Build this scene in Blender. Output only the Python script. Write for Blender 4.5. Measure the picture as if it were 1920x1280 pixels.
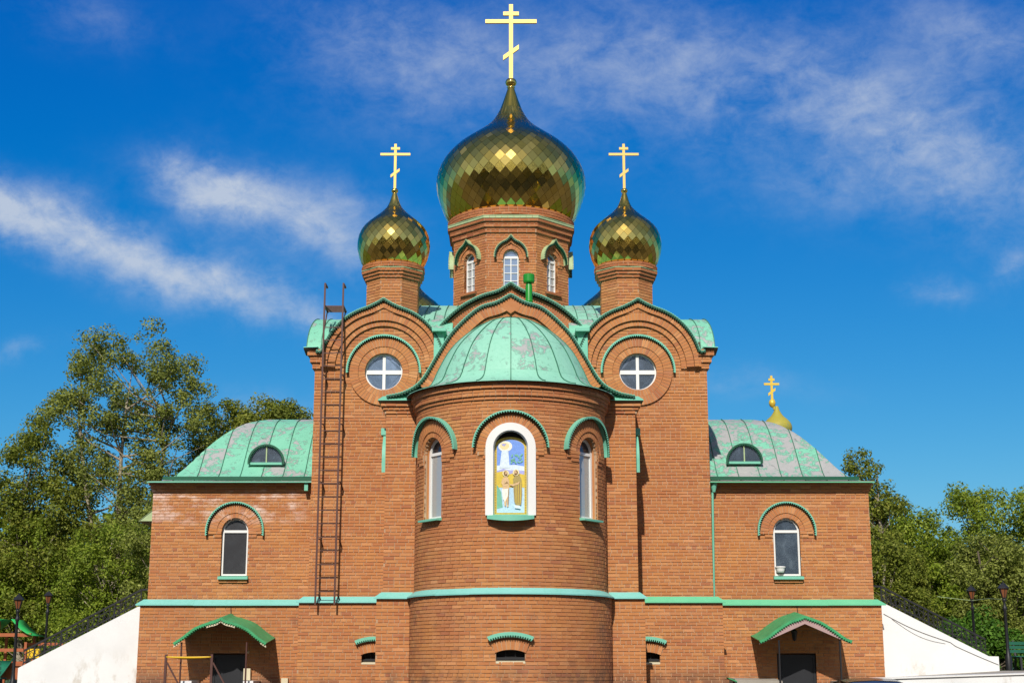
import bpy, bmesh, math, random
import numpy as np
from mathutils import Vector, Matrix, Quaternion
random.seed(7); RNG = np.random.default_rng(7)
R = math.radians
for o in list(bpy.data.objects): bpy.data.objects.remove(o)
S = bpy.context.scene
COL = S.collection
# ------------------------------------------------------------------ camera
PITCH = 12.66
cam = bpy.data.objects.new('camera', bpy.data.cameras.new('camera'))
COL.objects.link(cam)
cam.location = (0.03, -33.35, 0.2)
cam.rotation_euler = (R(90 + PITCH), 0, 0)
cam.data.sensor_width = 36; cam.data.lens = 51.56
cam.data.clip_start = 0.1; cam.data.clip_end = 3000
S.camera = cam
# ------------------------------------------------------------------ sun
SUN_EL, SUN_AZ = 38.0, 8.0          # azimuth left of straight behind the camera
sv = Vector((-math.sin(R(SUN_AZ)) * math.cos(R(SUN_EL)), -math.cos(R(SUN_AZ)) * math.cos(R(SUN_EL)), math.sin(R(SUN_EL))))
sun = bpy.data.objects.new('sun', bpy.data.lights.new('sun', 'SUN'))
COL.objects.link(sun)
sun.data.energy = 4.6; sun.data.angle = R(0.55); sun.data.color = (1.0, 0.945, 0.86)
sun.rotation_euler = (-sv).to_track_quat('-Z', 'Y').to_euler()
# ------------------------------------------------------------------ node helpers
class NB:
    """tiny expression builder over a node tree"""
    def __init__(s, tree): s.t = tree; s.n = tree.nodes; s.l = tree.links
    def node(s, typ, ins=None, **kw):
        n = s.n.new(typ)
        for k, v in kw.items(): setattr(n, k, v)
        if ins:
            for k, v in ins.items():
                sock = n.inputs[k]
                if isinstance(v, bpy.types.NodeSocket): s.l.new(v, sock)
                else: sock.default_value = v
        return n
    def m(s, op, a, b=0.0, c=None, clamp=False):
        n = s.n.new('ShaderNodeMath'); n.operation = op; n.use_clamp = clamp
        for i, v in enumerate((a, b) if c is None else (a, b, c)):
            if isinstance(v, bpy.types.NodeSocket): s.l.new(v, n.inputs[i])
            else: n.inputs[i].default_value = v
        return n.outputs[0]
    def add(s, a, b): return s.m('ADD', a, b)
    def sub(s, a, b): return s.m('SUBTRACT', a, b)
    def mul(s, a, b): return s.m('MULTIPLY', a, b)
    def rng(s, v, a, b, c=0.0, d=1.0, smooth=True):
        n = s.n.new('ShaderNodeMapRange'); n.interpolation_type = 'SMOOTHSTEP' if smooth else 'LINEAR'
        s.l.new(v, n.inputs[0])
        for i, x in enumerate((a, b, c, d)): n.inputs[i + 1].default_value = x
        return n.outputs[0]
    def noise(s, vec, scale, detail=4, rough=0.55, dist=0.0, col=False):
        n = s.node('ShaderNodeTexNoise', {'Scale': scale, 'Detail': detail, 'Roughness': rough, 'Distortion': dist})
        if vec is not None: s.l.new(vec, n.inputs['Vector'])
        return n.outputs['Color' if col else 'Fac']
    def mapping(s, vec, loc=(0, 0, 0), rot=(0, 0, 0), scale=(1, 1, 1)):
        n = s.node('ShaderNodeMapping', {'Location': loc, 'Rotation': rot, 'Scale': scale}); s.l.new(vec, n.inputs[0])
        return n.outputs[0]
    def mix(s, fac, a, b):
        n = s.n.new('ShaderNodeMix'); n.data_type = 'RGBA'
        for i, v in ((0, fac), (6, a), (7, b)):
            if isinstance(v, bpy.types.NodeSocket): s.l.new(v, n.inputs[i])
            else: n.inputs[i].default_value = v if i == 0 or len(v) == 4 else (*v, 1)
        return n.outputs[2]
    def ramp(s, fac, stops, interp='LINEAR'):
        n = s.n.new('ShaderNodeValToRGB'); n.color_ramp.interpolation = interp
        el = n.color_ramp.elements
        while len(el) < len(stops): el.new(0.5)
        for e, (p, c) in zip(el, stops): e.position = p; e.color = (*c, 1) if len(c) == 3 else c
        s.l.new(fac, n.inputs[0]); return n.outputs[0]
    def pos(s): return s.n.new('ShaderNodeNewGeometry').outputs['Position']
    def xyz(s, v):
        n = s.n.new('ShaderNodeSeparateXYZ'); s.l.new(v, n.inputs[0]); return n.outputs
    def attr(s, name): return s.node('ShaderNodeAttribute', attribute_name=name).outputs['Fac']
# ------------------------------------------------------------------ sky
W = bpy.data.worlds.new('World'); S.world = W; W.use_nodes = True
b = NB(W.node_tree); b.n.clear()
sky = b.node('ShaderNodeTexSky', sky_type='NISHITA', sun_disc=False, sun_elevation=R(SUN_EL),
             sun_rotation=R(180 + SUN_AZ), altitude=300, air_density=1.0, dust_density=1.0, ozone_density=3.0)
sr, sg, sb = b.n.new('ShaderNodeSeparateColor'), None, None
b.l.new(sky.outputs[0], sr.inputs[0]); cc = b.n.new('ShaderNodeCombineColor')
for i, (k, g) in enumerate(((.0759, 2.17), (.518, 1.24), (2.46, .566))):      # the photograph's deep polarised blue
    v = b.mul(b.m('POWER', sr.outputs[i], g), k * (1, .985, .97)[i])
    if i == 0: v = b.m('MAXIMUM', b.sub(v, .20), .01)
    b.l.new(v, cc.inputs[i])
dirv = b.node('ShaderNodeTexCoord').outputs['Generated']
dt = b.node('ShaderNodeVectorMath', operation='DOT_PRODUCT'); b.l.new(dirv, dt.inputs[0]); dt.inputs[1].default_value = sv
clear = b.mix(b.rng(dt.outputs['Value'], -.25, .6), cc.outputs[0], sky.outputs[0])       # paler round the sun, deep blue away from it
dx, dy, dz = b.xyz(dirv)
front = b.rng(dy, 0.25, 0.55)
yc = b.m('MAXIMUM', dy, 0.2)
tp = b.m('DIVIDE', dx, yc); tq = b.m('DIVIDE', dz, yc)
wc = b.node('ShaderNodeSeparateColor'); b.l.new(b.noise(dirv, 13.0, 7, .62, 0.0, True), wc.inputs[0])       # ragged edges
tp = b.add(tp, b.mul(b.sub(wc.outputs[0], .5), .085)); tq = b.add(tq, b.mul(b.sub(wc.outputs[1], .5), .050))
def blob(pc, qc, ang, ln, wd, st):
    ca, sa = math.cos(R(ang)), math.sin(R(ang))
    p, q = b.sub(tp, pc), b.sub(tq, qc)
    u = b.add(b.mul(p, ca), b.mul(q, sa)); v = b.sub(b.mul(q, ca), b.mul(p, sa))
    u = b.mul(u, 1 / ln); v = b.mul(v, 1 / wd)
    return b.mul(b.m('EXPONENT', b.mul(b.add(b.mul(u, u), b.mul(v, v)), -1.0)), st)
blobs = [(-0.365, .314, -6, .055, .018, .95), (-.285, .292, -17, .075, .017, .9), (-.20, .266, -19, .05, .014, .7), (-.145, .24, -30, .022, .009, .45),
         (-.22, .337, -12, .034, .016, .85), (-.165, .318, -14, .065, .024, .92), (-.11, .292, -10, .03, .02, .32),
         (-.09, .448, -12, .07, .040, .34), (.0, .43, 2, .11, .050, .30), (.12, .425, -8, .10, .052, .35), (.235, .398, -24, .11, .050, .44),
         (.325, .36, -30, .085, .040, .52), (.23, .335, 4, .06, .020, .22), (.34, .455, -18, .06, .034, .46), (.302, .262, 4, .016, .009, .32),
         (.36, .279, 18, .02, .009, .42), (-.345, .215, 8, .028, .006, .32), (-.155, .176, -4, .03, .012, .5), (-.31, .466, -12, .045, .018, .2), (.155, .194, -3, .05, .010, .16)]
cov = None
for bl in blobs:
    e = blob(*bl); cov = e if cov is None else b.add(cov, e)
wv = b.mapping(dirv, rot=(0, R(20), 0), scale=(1.0, 1.0, 1.6))
n1 = b.noise(wv, 11.0, 9, .64, .35); n2 = b.noise(b.mapping(dirv, rot=(0, R(14), 0), scale=(1.0, 1.0, 1.5)), 40.0, 8, .68, .3)
elev = b.rng(dz, -.02, .1)
back = b.mul(b.mul(b.rng(b.noise(wv, 3.0, 3, .5), .42, .68), elev), .65)
cov = b.add(b.mul(cov, front), b.mul(back, b.sub(1.0, front)))
tex = b.add(b.mul(n1, .58), b.mul(n2, .50))
dens = b.mul(b.m('POWER', b.m('MINIMUM', cov, 1.0), .75), b.rng(b.add(tex, b.mul(cov, .20)), .38, 1.02))
dens = b.m('MINIMUM', b.mul(dens, 1.18), .86)
csky = b.node('ShaderNodeMix', data_type='RGBA')
b.l.new(dens, csky.inputs[0]); b.l.new(clear, csky.inputs[6]); csky.inputs[7].default_value = (5.5, 6.2, 7.3, 1)
bg = b.node('ShaderNodeBackground', {'Color': csky.outputs[2], 'Strength': 0.10})
b.l.new(bg.outputs[0], b.node('ShaderNodeOutputWorld').inputs[0])
# ------------------------------------------------------------------ render settings
S.render.engine = 'CYCLES'
S.view_settings.view_transform = 'Standard'; S.view_settings.look = 'None'
S.view_settings.exposure = 0; S.view_settings.gamma = 1
try: S.view_settings.use_curve_mapping = False
except Exception: pass
S.cycles.max_bounces = 6
# ------------------------------------------------------------------ materials
def mat(name):
    m = bpy.data.materials.new(name); m.use_nodes = True
    nb = NB(m.node_tree); nb.n.clear()
    out = nb.node('ShaderNodeOutputMaterial')
    p = nb.node('ShaderNodeBsdfPrincipled'); nb.l.new(p.outputs[0], out.inputs[0])
    return m, nb, p
def bump(nb, p, h, strength=.3, dist=.01):
    n = nb.node('ShaderNodeBump', {'Strength': strength, 'Distance': dist, 'Height': h}); nb.l.new(n.outputs[0], p.inputs['Normal'])
def plain(name, c, rough=.6, metal=0.0, var=.12, scale=6, spec=.4, bmp=.0):
    m, nb, p = mat(name)
    n = nb.noise(nb.pos(), scale, 5, .6)
    col = nb.mix(n, tuple(x * (1 - var) for x in c), tuple(min(1, x * (1 + var)) for x in c))
    nb.l.new(col, p.inputs['Base Color']); p.inputs['Roughness'].default_value = rough
    p.inputs['Metallic'].default_value = metal; p.inputs['Specular IOR Level'].default_value = spec
    if bmp: bump(nb, p, nb.noise(nb.pos(), scale * 8, 4, .6), bmp, .01)
    return m
M = {}
def brick_mat(name, tone=(1, 1, 1), white=0.0):
    m, nb, p = mat(name)
    pos = nb.pos()
    rnd = nb.m('FRACT', nb.add(nb.attr('rnd'), nb.node('ShaderNodeObjectInfo').outputs['Random']))
    col = nb.ramp(rnd, [(0, (.36, .130, .060)), (.05, (.435, .165, .064)), (.30, (.475, .188, .066)), (.65, (.505, .212, .074)), (.92, (.53, .240, .088)), (1.0, (.61, .28, .115))])
    big = nb.noise(pos, .55, 3, .5)
    col = nb.mix(nb.rng(big, .38, .72, 0, .5), col, (.385, .130, .055))
    big2 = nb.noise(nb.mapping(pos, loc=(31, 7, 3)), .8, 3, .5)
    col = nb.mix(nb.rng(big2, .48, .72, 0, .5), col, (.575, .245, .072))
    fine = nb.noise(pos, 38, 5, .7)
    col = nb.mix(nb.rng(fine, .35, .8, 0, .34), col, (.29, .105, .05))
    sp = nb.noise(pos, 90, 2, .5)
    col = nb.mix(nb.rng(sp, .68, .78, 0, .5), col, (.72, .46, .28))
    # efflorescence patches high on the left wing, soot patches low on the plinth
    x, y, z = nb.xyz(pos)
    en = nb.noise(nb.mapping(pos, scale=(1, 1, 2.2)), 1.7, 6, .68)
    msk = nb.mul(nb.rng(x, -4.9, -5.6), nb.mul(nb.rng(z, 3.5, 4.2), nb.rng(z, 4.85, 4.6)))
    msk = nb.m('MAXIMUM', nb.mul(msk, 1.0), .05)
    col = nb.mix(nb.mul(nb.rng(en, .46, .66), nb.mul(msk, .85)), col, (.74, .56, .48))
    gn = nb.noise(pos, 1.4, 5, .62)
    gm = nb.mul(nb.rng(z, .45, -.15), nb.rng(gn, .42, .6))
    col = nb.mix(nb.mul(gm, .72), col, (.10, .062, .05))
    so = nb.noise(nb.mapping(pos, loc=(2, 3, 8), scale=(1, 1, 2)), 1.1, 6, .66)
    col = nb.mix(nb.mul(nb.mul(nb.rng(so, .54, .68), nb.rng(z, 1.8, 1.3)), .42), col, (.15, .085, .06))
    st = nb.noise(nb.mapping(pos, loc=(5, 9, 1), scale=(1, 1, .35)), 1.3, 5, .65)
    col = nb.mix(nb.rng(st, .62, .78, 0, .30), col, (.28, .12, .065))
    mt = nb.n.new('ShaderNodeMix'); mt.data_type = 'RGBA'; mt.blend_type = 'MULTIPLY'; mt.inputs[0].default_value = 1
    nb.l.new(col, mt.inputs[6]); mt.inputs[7].default_value = (*tone, 1)
    nb.l.new(mt.outputs[2], p.inputs['Base Color'])
    p.inputs['Roughness'].default_value = .88; p.inputs['Specular IOR Level'].default_value = .25
    bump(nb, p, nb.noise(pos, 60, 4, .65), .35, .006)
    return m
M['brick'] = brick_mat('brick')
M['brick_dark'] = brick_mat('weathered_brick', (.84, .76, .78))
M['mortar'] = plain('mortar', (.44, .29, .18), .95, var=.3, scale=9, spec=.1)
M['reveal'] = brick_mat('reveal_brick')
def paint_roof(name, peel, c1=(.155, .46, .31), c2=(.235, .56, .40)):
    m, nb, p = mat(name); pos = nb.pos()
    n = nb.noise(pos, 1.3, 6, .62, .6); n2 = nb.noise(pos, 4.6, 6, .7, .8); n3 = nb.noise(pos, 13, 4, .7)
    obj = nb.node('ShaderNodeObjectInfo').outputs['Random']
    green = nb.mix(nb.noise(pos, 1.5, 5, .6), c1, c2)
    green = nb.mix(nb.rng(n3, .4, .8, 0, .25), green, (.09, .36, .235))
    f = nb.add(nb.add(nb.add(nb.mul(n, .42), nb.mul(n2, .48)), nb.mul(n3, .14)), nb.mul(nb.sub(obj, .5), .10))
    e0 = .585 - peel
    mask = nb.rng(f, e0, e0 + .03)
    edge = nb.mul(nb.rng(f, e0 - .03, e0), nb.rng(f, e0 + .035, e0 + .008))
    grey = nb.mix(n2, (.29, .29, .285), (.42, .42, .41))
    col = nb.mix(mask, green, grey)
    flake = nb.rng(nb.noise(nb.mapping(pos, rot=(.3, .5, .2)), 5.5, 7, .78, 1.2), .60, .63)
    col = nb.mix(nb.mul(flake, .55 if peel > 0 else .0), col, (.045, .05, .045))
    col = nb.mix(nb.mul(edge, .5), col, (.10, .19, .15))
    nb.l.new(col, p.inputs['Base Color']); p.inputs['Roughness'].default_value = .55; p.inputs['Specular IOR Level'].default_value = .35
    bump(nb, p, nb.add(mask, nb.mul(n3, .6)), .25, -.006)
    return m
M['roof'] = paint_roof('peeling_green_roof_paint', .045)
M['roof_conch'] = paint_roof('half_dome_roof_paint', .005, (.235, .53, .385), (.30, .595, .455))
M['teal'] = paint_roof('turquoise_sheet', -.16, (.13, .45, .31), (.21, .54, .40))
M['roof_right'] = paint_roof('badly_peeled_roof_paint', .10, (.155, .46, .31), (.235, .56, .40))
M['belt'] = paint_roof('belt_sheet', -.10, (.16, .48, .40), (.25, .58, .54))
M['belt_green'] = paint_roof('green_belt_sheet', -.12, (.10, .44, .23), (.17, .55, .32))
M['green'] = plain('dark_green_paint_and_shade', (.006, .085, .042), .45, var=.25)  # real green paint, and the painted shade in the hood and gable edges
M['vgreen'] = plain('vent_green_paint', (.014, .24, .022), .35, var=.15)
M['canopy_green'] = plain('canopy_green_paint', (.045, .31, .12), .5, var=.4, scale=5)
M['gutter'] = plain('dark_brown_underside', (.08, .05, .035), .8, var=.3)  # dark brown for undersides and the shells beneath roof panels
M['old_zinc'] = plain('pale_zinc_sheet', (.36, .46, .24), .6, var=.25)
M['white'] = plain('white_frame_paint', (.76, .75, .72), .4, var=.03)
M['render'] = None
M['black'] = plain('black_door_paint', (.022, .023, .027), .4, var=.3, scale=3)
M['iron'] = plain('black_iron', (.016, .016, .018), .45, var=.3)
M['rust'] = plain('brown_steel_paint', (.085, .034, .026), .55, var=.35, scale=5)
M['pink_board'] = plain('faded_pink_board', (.40, .27, .26), .7, var=.15)
M['cream'] = plain('cream_box_paint', (.62, .55, .38), .5, var=.08)
M['yellow'] = plain('yellow_tape', (.80, .50, .015), .45, var=.05)
M['wood'] = plain('red_brown_timber', (.36, .10, .035), .65, var=.25)
M['bench_green'] = plain('bench_green_slats', (.012, .10, .06), .45, var=.2)
M['slide_green'] = plain('slide_plastic', (.02, .17, .10), .3, var=.1)
M['tarp_green'] = plain('green_tarp', (.03, .42, .10), .5, var=.1)
M['dark'] = plain('painted_dark', (.012, .011, .010), .9, var=.2)  # near-black that paints unlit depth into niche, cellar windows and drum
M['lamp_glass'] = plain('amber_lamp_glass', (.22, .075, .03), .25, var=.2)
M['gold_flat'] = plain('gilded_cross', (.50, .35, .10), .42, metal=.5, var=.06)
M['old_gold'] = paint_roof('old_gilt_tin', -.055, (.30, .25, .02), (.46, .39, .06))
M['seam'] = plain('dark_seam', (.045, .17, .11), .6, var=.25)  # standing seams coloured darker than their sheets
M['old_gold_cross'] = plain('old_gilt_cross', (.72, .50, .06), .4, metal=.2, var=.1)
M['car_paint'] = plain('dark_car_paint', (.02, .018, .022), .2, var=.05, spec=.6)
def gold():
    m, nb, p = mat('gold_tile'); pos = nb.pos()
    rnd = nb.m('FRACT', nb.add(nb.attr('rnd'), nb.node('ShaderNodeObjectInfo').outputs['Random']))
    c = nb.mix(rnd, (.84, .56, .11), (.94, .66, .17))
    nb.l.new(c, p.inputs['Base Color']); p.inputs['Metallic'].default_value = 1; p.inputs['Roughness'].default_value = .09
    bump(nb, p, nb.noise(pos, 5, 3, .5), .06, .03)
    return m
M['gold'] = gold()
M['gold_shell'] = plain('gold_under_shell', (.22, .13, .035), .4, metal=1)
def glass(name, c, refl=.30, rough=.04):
    m, nb, p = mat(name); pos = nb.pos()
    n = nb.noise(pos, .9, 3, .5)
    p.inputs['Base Color'].default_value = (*c, 1); p.inputs['Roughness'].default_value = .5
    g = nb.node('ShaderNodeBsdfGlossy', {'Color': (.85, .92, 1, 1), 'Roughness': rough})
    fr = nb.node('ShaderNodeFresnel', {'IOR': 1.5}).outputs[0]
    ms = nb.node('ShaderNodeMixShader', {0: nb.m('MINIMUM', nb.add(nb.mul(fr, .8), refl), 1.0)})
    bn = nb.node('ShaderNodeBump', {'Strength': .05, 'Distance': .05, 'Height': n})
    nb.l.new(bn.outputs[0], g.inputs['Normal'])
    nb.l.new(p.outputs[0], ms.inputs[1]); nb.l.new(g.outputs[0], ms.inputs[2])
    nb.l.new(ms.outputs[0], [x for x in nb.n if x.type == 'OUTPUT_MATERIAL'][0].inputs[0])
    return m
M['glass'] = glass('window_glass', (.025, .045, .075), .20)
M['glass_dark'] = glass('dark_window_glass', (.008, .008, .012), .03)
M['glass_pale'] = glass('curtained_glass', (.36, .37, .36), .08)
M['glass_sky'] = glass('painted_sky_glass', (.075, .13, .22), .24)  # blue of the mirrored sky put into the base colour
def render_mat():
    m, nb, p = mat('white_render'); pos = nb.pos()
    n = nb.noise(pos, 1.1, 6, .6); st = nb.noise(nb.mapping(pos, scale=(1.6, 1, .8)), 1.2, 6, .66)
    x, y, z = nb.xyz(pos)
    c = nb.mix(nb.rng(n, .35, .75), (.76, .76, .745), (.69, .69, .68))
    lo = nb.mul(nb.rng(z, .9, .05), nb.rng(st, .55, .68))
    c = nb.mix(nb.mul(lo, .55), c, (.42, .36, .27))
    nb.l.new(c, p.inputs['Base Color']); p.inputs['Roughness'].default_value = .85
    bump(nb, p, nb.noise(pos, 30, 4, .6), .2, .01)
    return m
M['render'] = render_mat()
def ground_mat(name, c1, c2, c3, sc):
    m, nb, p = mat(name); pos = nb.pos()
    c = nb.mix(nb.noise(pos, sc, 6, .62), c1, c2)
    c = nb.mix(nb.rng(nb.noise(pos, sc * .2, 4, .6), .5, .7), c, c3)
    nb.l.new(c, p.inputs['Base Color']); p.inputs['Roughness'].default_value = .9
    bump(nb, p, nb.noise(pos, sc * 25, 4, .65), .4, .02)
    return m
M['asphalt'] = ground_mat('asphalt', (.060, .052, .043), (.085, .072, .058), (.11, .090, .07), 3)
M['path'] = ground_mat('pale_path', (.30, .27, .23), (.38, .34, .28), (.26, .23, .19), 3)
M['lawn'] = ground_mat('lawn', (.045, .085, .014), (.075, .12, .02), (.10, .11, .03), 5)
def leaf(name, c1, c2, c3):
    m, nb, p = mat(name)
    r = nb.attr('rnd')
    c = nb.ramp(r, [(0, c1), (.55, c2), (1, c3)])
    n = nb.noise(nb.pos(), .55, 3, .5)
    c = nb.mix(nb.rng(n, .35, .7, 0, .45), c, c1)
    nb.l.new(c, p.inputs['Base Color']); p.inputs['Roughness'].default_value = .6; p.inputs['Specular IOR Level'].default_value = .25
    tr = nb.node('ShaderNodeBsdfTranslucent'); nb.l.new(c, tr.inputs[0])
    ms = nb.node('ShaderNodeMixShader', {0: .38}); nb.l.new(p.outputs[0], ms.inputs[1]); nb.l.new(tr.outputs[0], ms.inputs[2])
    nb.l.new(ms.outputs[0], [x for x in nb.n if x.type == 'OUTPUT_MATERIAL'][0].inputs[0])
    return m
M['leaf_poplar'] = leaf('poplar_leaf', (.135, .165, .028), (.245, .280, .042), (.42, .45, .11))
M['leaf_green'] = leaf('green_leaf', (.125, .185, .014), (.225, .300, .022), (.38, .43, .055))
M['leaf_yellow'] = leaf('yellow_green_leaf', (.115, .150, .014), (.205, .240, .026), (.36, .36, .06))
M['leaf_ivy'] = leaf('creeper_leaf', (.045, .12, .010), (.09, .20, .016), (.17, .31, .035))
M['leaf_orange'] = leaf('orange_flower', (.06, .10, .015), (.45, .14, .012), (.65, .22, .015))
M['leaf_dark'] = leaf('mirrored_wood_leaf', (.030, .045, .012), (.05, .065, .016), (.09, .10, .03))  # leaves darkened for the added wood's reflection in the domes
def bark_mat(name, c1, c2):
    m, nb, p = mat(name); pos = nb.pos()
    c = nb.mix(nb.rng(nb.noise(nb.mapping(pos, scale=(3, 3, 1)), 3, 5, .7), .35, .65), c1, c2)
    nb.l.new(c, p.inputs['Base Color']); p.inputs['Roughness'].default_value = .9
    return m
M['bark'] = bark_mat('pale_bark', (.20, .16, .11), (.42, .36, .27))
M['bark_dark'] = bark_mat('dark_bark', (.06, .045, .03), (.13, .10, .07))
# ------------------------------------------------------------------ object helpers
def link(o, parent=None):
    COL.objects.link(o)
    if parent is not None:
        o.parent = parent
        if parent.get('world_built'): o.matrix_parent_inverse = Matrix.Translation(-Vector(parent.location))
    return o
def thing(name, label, cat, loc=(0, 0, 0), group=None):
    o = bpy.data.objects.new(name, None); o.location = loc; o.empty_display_size = .3
    link(o); o['label'] = label; o['category'] = cat
    if group: o['group'] = group
    return o
def tag(o, label=None, cat=None, group=None, kind=None):
    for k, v in (('label', label), ('category', cat), ('group', group), ('kind', kind)):
        if v: o[k] = v
    return o
class MB:
    def __init__(s): s.v = []; s.f = []; s.m = []; s.r = []; s.sm = []
    def face(s, pts, mi=0, r=0.0, smooth=False):
        i = len(s.v); s.v.extend([tuple(p) for p in pts]); s.f.append(tuple(range(i, i + len(pts)))); s.m.append(mi); s.r.append(r); s.sm.append(smooth)
    def grid(s, rows, mi=0, r=0.0, smooth=True, closed=False):
        i = len(s.v); n = len(rows[0])
        for row in rows: s.v.extend([tuple(p) for p in row])
        for a in range(len(rows) - 1):
            for c in range(n if closed else n - 1):
                d = (c + 1) % n
                s.f.append((i + a * n + c, i + a * n + d, i + (a + 1) * n + d, i + (a + 1) * n + c)); s.m.append(mi); s.r.append(r); s.sm.append(smooth)
    def hexa(s, p, mi=0, r=0.0, back=True):
        """p = 4 front corners (ccw) + 4 back corners"""
        i = len(s.v); s.v.extend([tuple(q) for q in p])
        fs = [(0, 1, 2, 3), (0, 4, 5, 1), (1, 5, 6, 2), (2, 6, 7, 3), (3, 7, 4, 0)]
        if back: fs.append((7, 6, 5, 4))
        for f in fs: s.f.append(tuple(i + k for k in f)); s.m.append(mi); s.r.append(r); s.sm.append(False)
    def box(s, x0, x1, y0, y1, z0, z1, mi=0, r=0.0):
        s.hexa([(x0, y0, z0), (x1, y0, z0), (x1, y0, z1), (x0, y0, z1), (x0, y1, z0), (x1, y1, z0), (x1, y1, z1), (x0, y1, z1)], mi, r)
    def bar(s, a, c, w, h=None, mi=0):
        """square bar between two points"""
        a, c = Vector(a), Vector(c); h = h or w
        d = (c - a).normalized(); up = Vector((0, 0, 1)) if abs(d.z) < .95 else Vector((0, 1, 0))
        u = d.cross(up).normalized() * w / 2; v = u.cross(d).normalized() * h / 2
        s.hexa([a - u - v, a + u - v, a + u + v, a - u + v, c - u - v, c + u - v, c + u + v, c - u + v], mi)
    def tube(s, pts, rad, n=8, mi=0, cap=True):
        pts = [Vector(p) for p in pts]; rows = []
        rad = rad if isinstance(rad, (list, tuple)) else [rad] * len(pts)
        ref = Vector((0.3, 1, 0.1)).normalized()
        for i, p in enumerate(pts):
            d = (pts[min(i + 1, len(pts) - 1)] - pts[max(i - 1, 0)]).normalized()
            u = d.cross(ref); u = u.normalized() if u.length > .05 else d.cross(Vector((1, 0, 0))).normalized(); v = d.cross(u)
            rows.append([p + (u * math.cos(2 * math.pi * k / n) + v * math.sin(2 * math.pi * k / n)) * rad[i] for k in range(n)])
        s.grid(rows, mi, closed=True)
        if cap: s.face(rows[0][::-1], mi); s.face(rows[-1], mi)
    def lathe(s, prof, cx, cy, n=48, mi=0, smooth=True, a0=0, a1=360):
        full = abs(a1 - a0) >= 360; k = n if full else n + 1
        rows = [[(cx + r * math.sin(R(a0 + (a1 - a0) * j / n)), cy - r * math.cos(R(a0 + (a1 - a0) * j / n)), z) for j in range(k)] for r, z in prof]
        s.grid(rows, mi, smooth=smooth, closed=full)
    def build(s, name, mats, parent=None, kind=None):
        me = bpy.data.meshes.new(name); me.from_pydata(s.v, [], s.f)
        mats = mats if isinstance(mats, (list, tuple)) else [mats]
        for q in mats: me.materials.append(M[q] if isinstance(q, str) else q)
        me.polygons.foreach_set('material_index', s.m); me.polygons.foreach_set('use_smooth', s.sm)
        at = me.attributes.new('rnd', 'FLOAT', 'FACE'); at.data.foreach_set('value', s.r)
        me.update()
        o = bpy.data.objects.new(name, me); link(o, parent)
        if kind: o['kind'] = kind
        return o
# ------------------------------------------------------------------ wall frames
class Plane:
    def __init__(s, origin, u=(1, 0, 0), n=(0, -1, 0)): s.o = Vector(origin); s.u = Vector(u); s.n = Vector(n)
    def pt(s, u, z, d=0.0): return s.o + s.u * u + s.n * d + Vector((0, 0, z))
class Cyl:
    def __init__(s, cx, cy, rad): s.cx, s.cy, s.r = cx, cy, rad
    def pt(s, u, z, d=0.0):
        a = u / s.r; q = s.r + d
        return Vector((s.cx + q * math.sin(a), s.cy - q * math.cos(a), z))
CH = thing('church', 'red brick orthodox church with three golden onion domes and peeling green roofs', 'church', (0, 0, 0))
CH.location = (0, 3, -1.4); CH['world_built'] = 1      # its parts are modelled in world coordinates
CAM = Vector(cam.location)
BR = []                      # every brick: 8 corners + shade + weight
MORT = MB()
class Reveal:
    """collects the brick sides of one opening at a time"""
    def __init__(s): s.mb = None
    def __getattr__(s, k):
        if s.mb is None: s.mb = MB()
        return getattr(s.mb, k)
    def flush(s, name='opening_reveal'):
        if s.mb is not None and s.mb.f: s.mb.build(name, 'reveal', CH)
        s.mb = None
REV = Reveal()
CRS, BL, JT = .0775, .25, .015
def add_brick(F, u0, u1, z0, z1, d, th, full, rs=None, dark=0):
    j = random.uniform(-.0025, .0025)
    d1 = d + j
    c = [F.pt(u0, z0, d1), F.pt(u1, z0, d1), F.pt(u1, z1, d1), F.pt(u0, z1, d1), F.pt(u0, z0, d - th), F.pt(u1, z0, d - th), F.pt(u1, z1, d - th), F.pt(u0, z1, d - th)]
    BR.append((c, random.random() if rs is None else rs, full, dark))
def mort_box(F, u0, u1, z0, z1, d, th):
    n = max(1, int(abs(u1 - u0) / .3)) if isinstance(F, Cyl) else 1
    for k in range(n):
        a = u0 + (u1 - u0) * k / n; c = u0 + (u1 - u0) * (k + 1) / n
        MORT.hexa([F.pt(a, z0, d), F.pt(c, z0, d), F.pt(c, z1, d), F.pt(a, z1, d), F.pt(a, z0, d - th), F.pt(c, z0, d - th), F.pt(c, z1, d - th), F.pt(a, z1, d - th)], back=False)
CI = [0]
def layer(F, z0, z1, iv, d=0.0, th=.06, dark=0, zref=-1.4):
    """running-bond courses between z0 and z1; iv: list or function z -> list of (u0, u1)"""
    n = max(1, round((z1 - z0) / CRS)); h = (z1 - z0) / n
    for i in range(n):
        a, c = z0 + i * h, z0 + (i + 1) * h
        CI[0] += 1
        hdr = (CI[0] % 5 == 0)
        for (u0, u1) in (iv((a + c) / 2) if callable(iv) else iv):
            if u1 - u0 < .03: continue
            mort_box(F, u0, u1, a, c, d - .014, th)
            L = BL / 2 if hdr else BL
            ph = (CI[0] % 2) * L / 2 + random.choice((0, 0, L * .25))
            u = math.floor(u0 / L) * L - ph
            while u < u1:
                s0, s1 = max(u, u0), min(u + L, u1)
                if s1 - s0 > .035:
                    jl = JT / 2 if s0 > u0 + 1e-6 else 0.0
                    jr = JT / 2 if s1 < u1 - 1e-6 else 0.0
                    wob = random.uniform(-.0015, .0015)
                    add_brick(F, s0 + jl, s1 - jr, a + JT / 2 + wob, c - JT / 2 + wob, d, th * .8, abs(s1 - s0 - BL) < 1e-4, dark=dark)
                u += L
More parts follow.
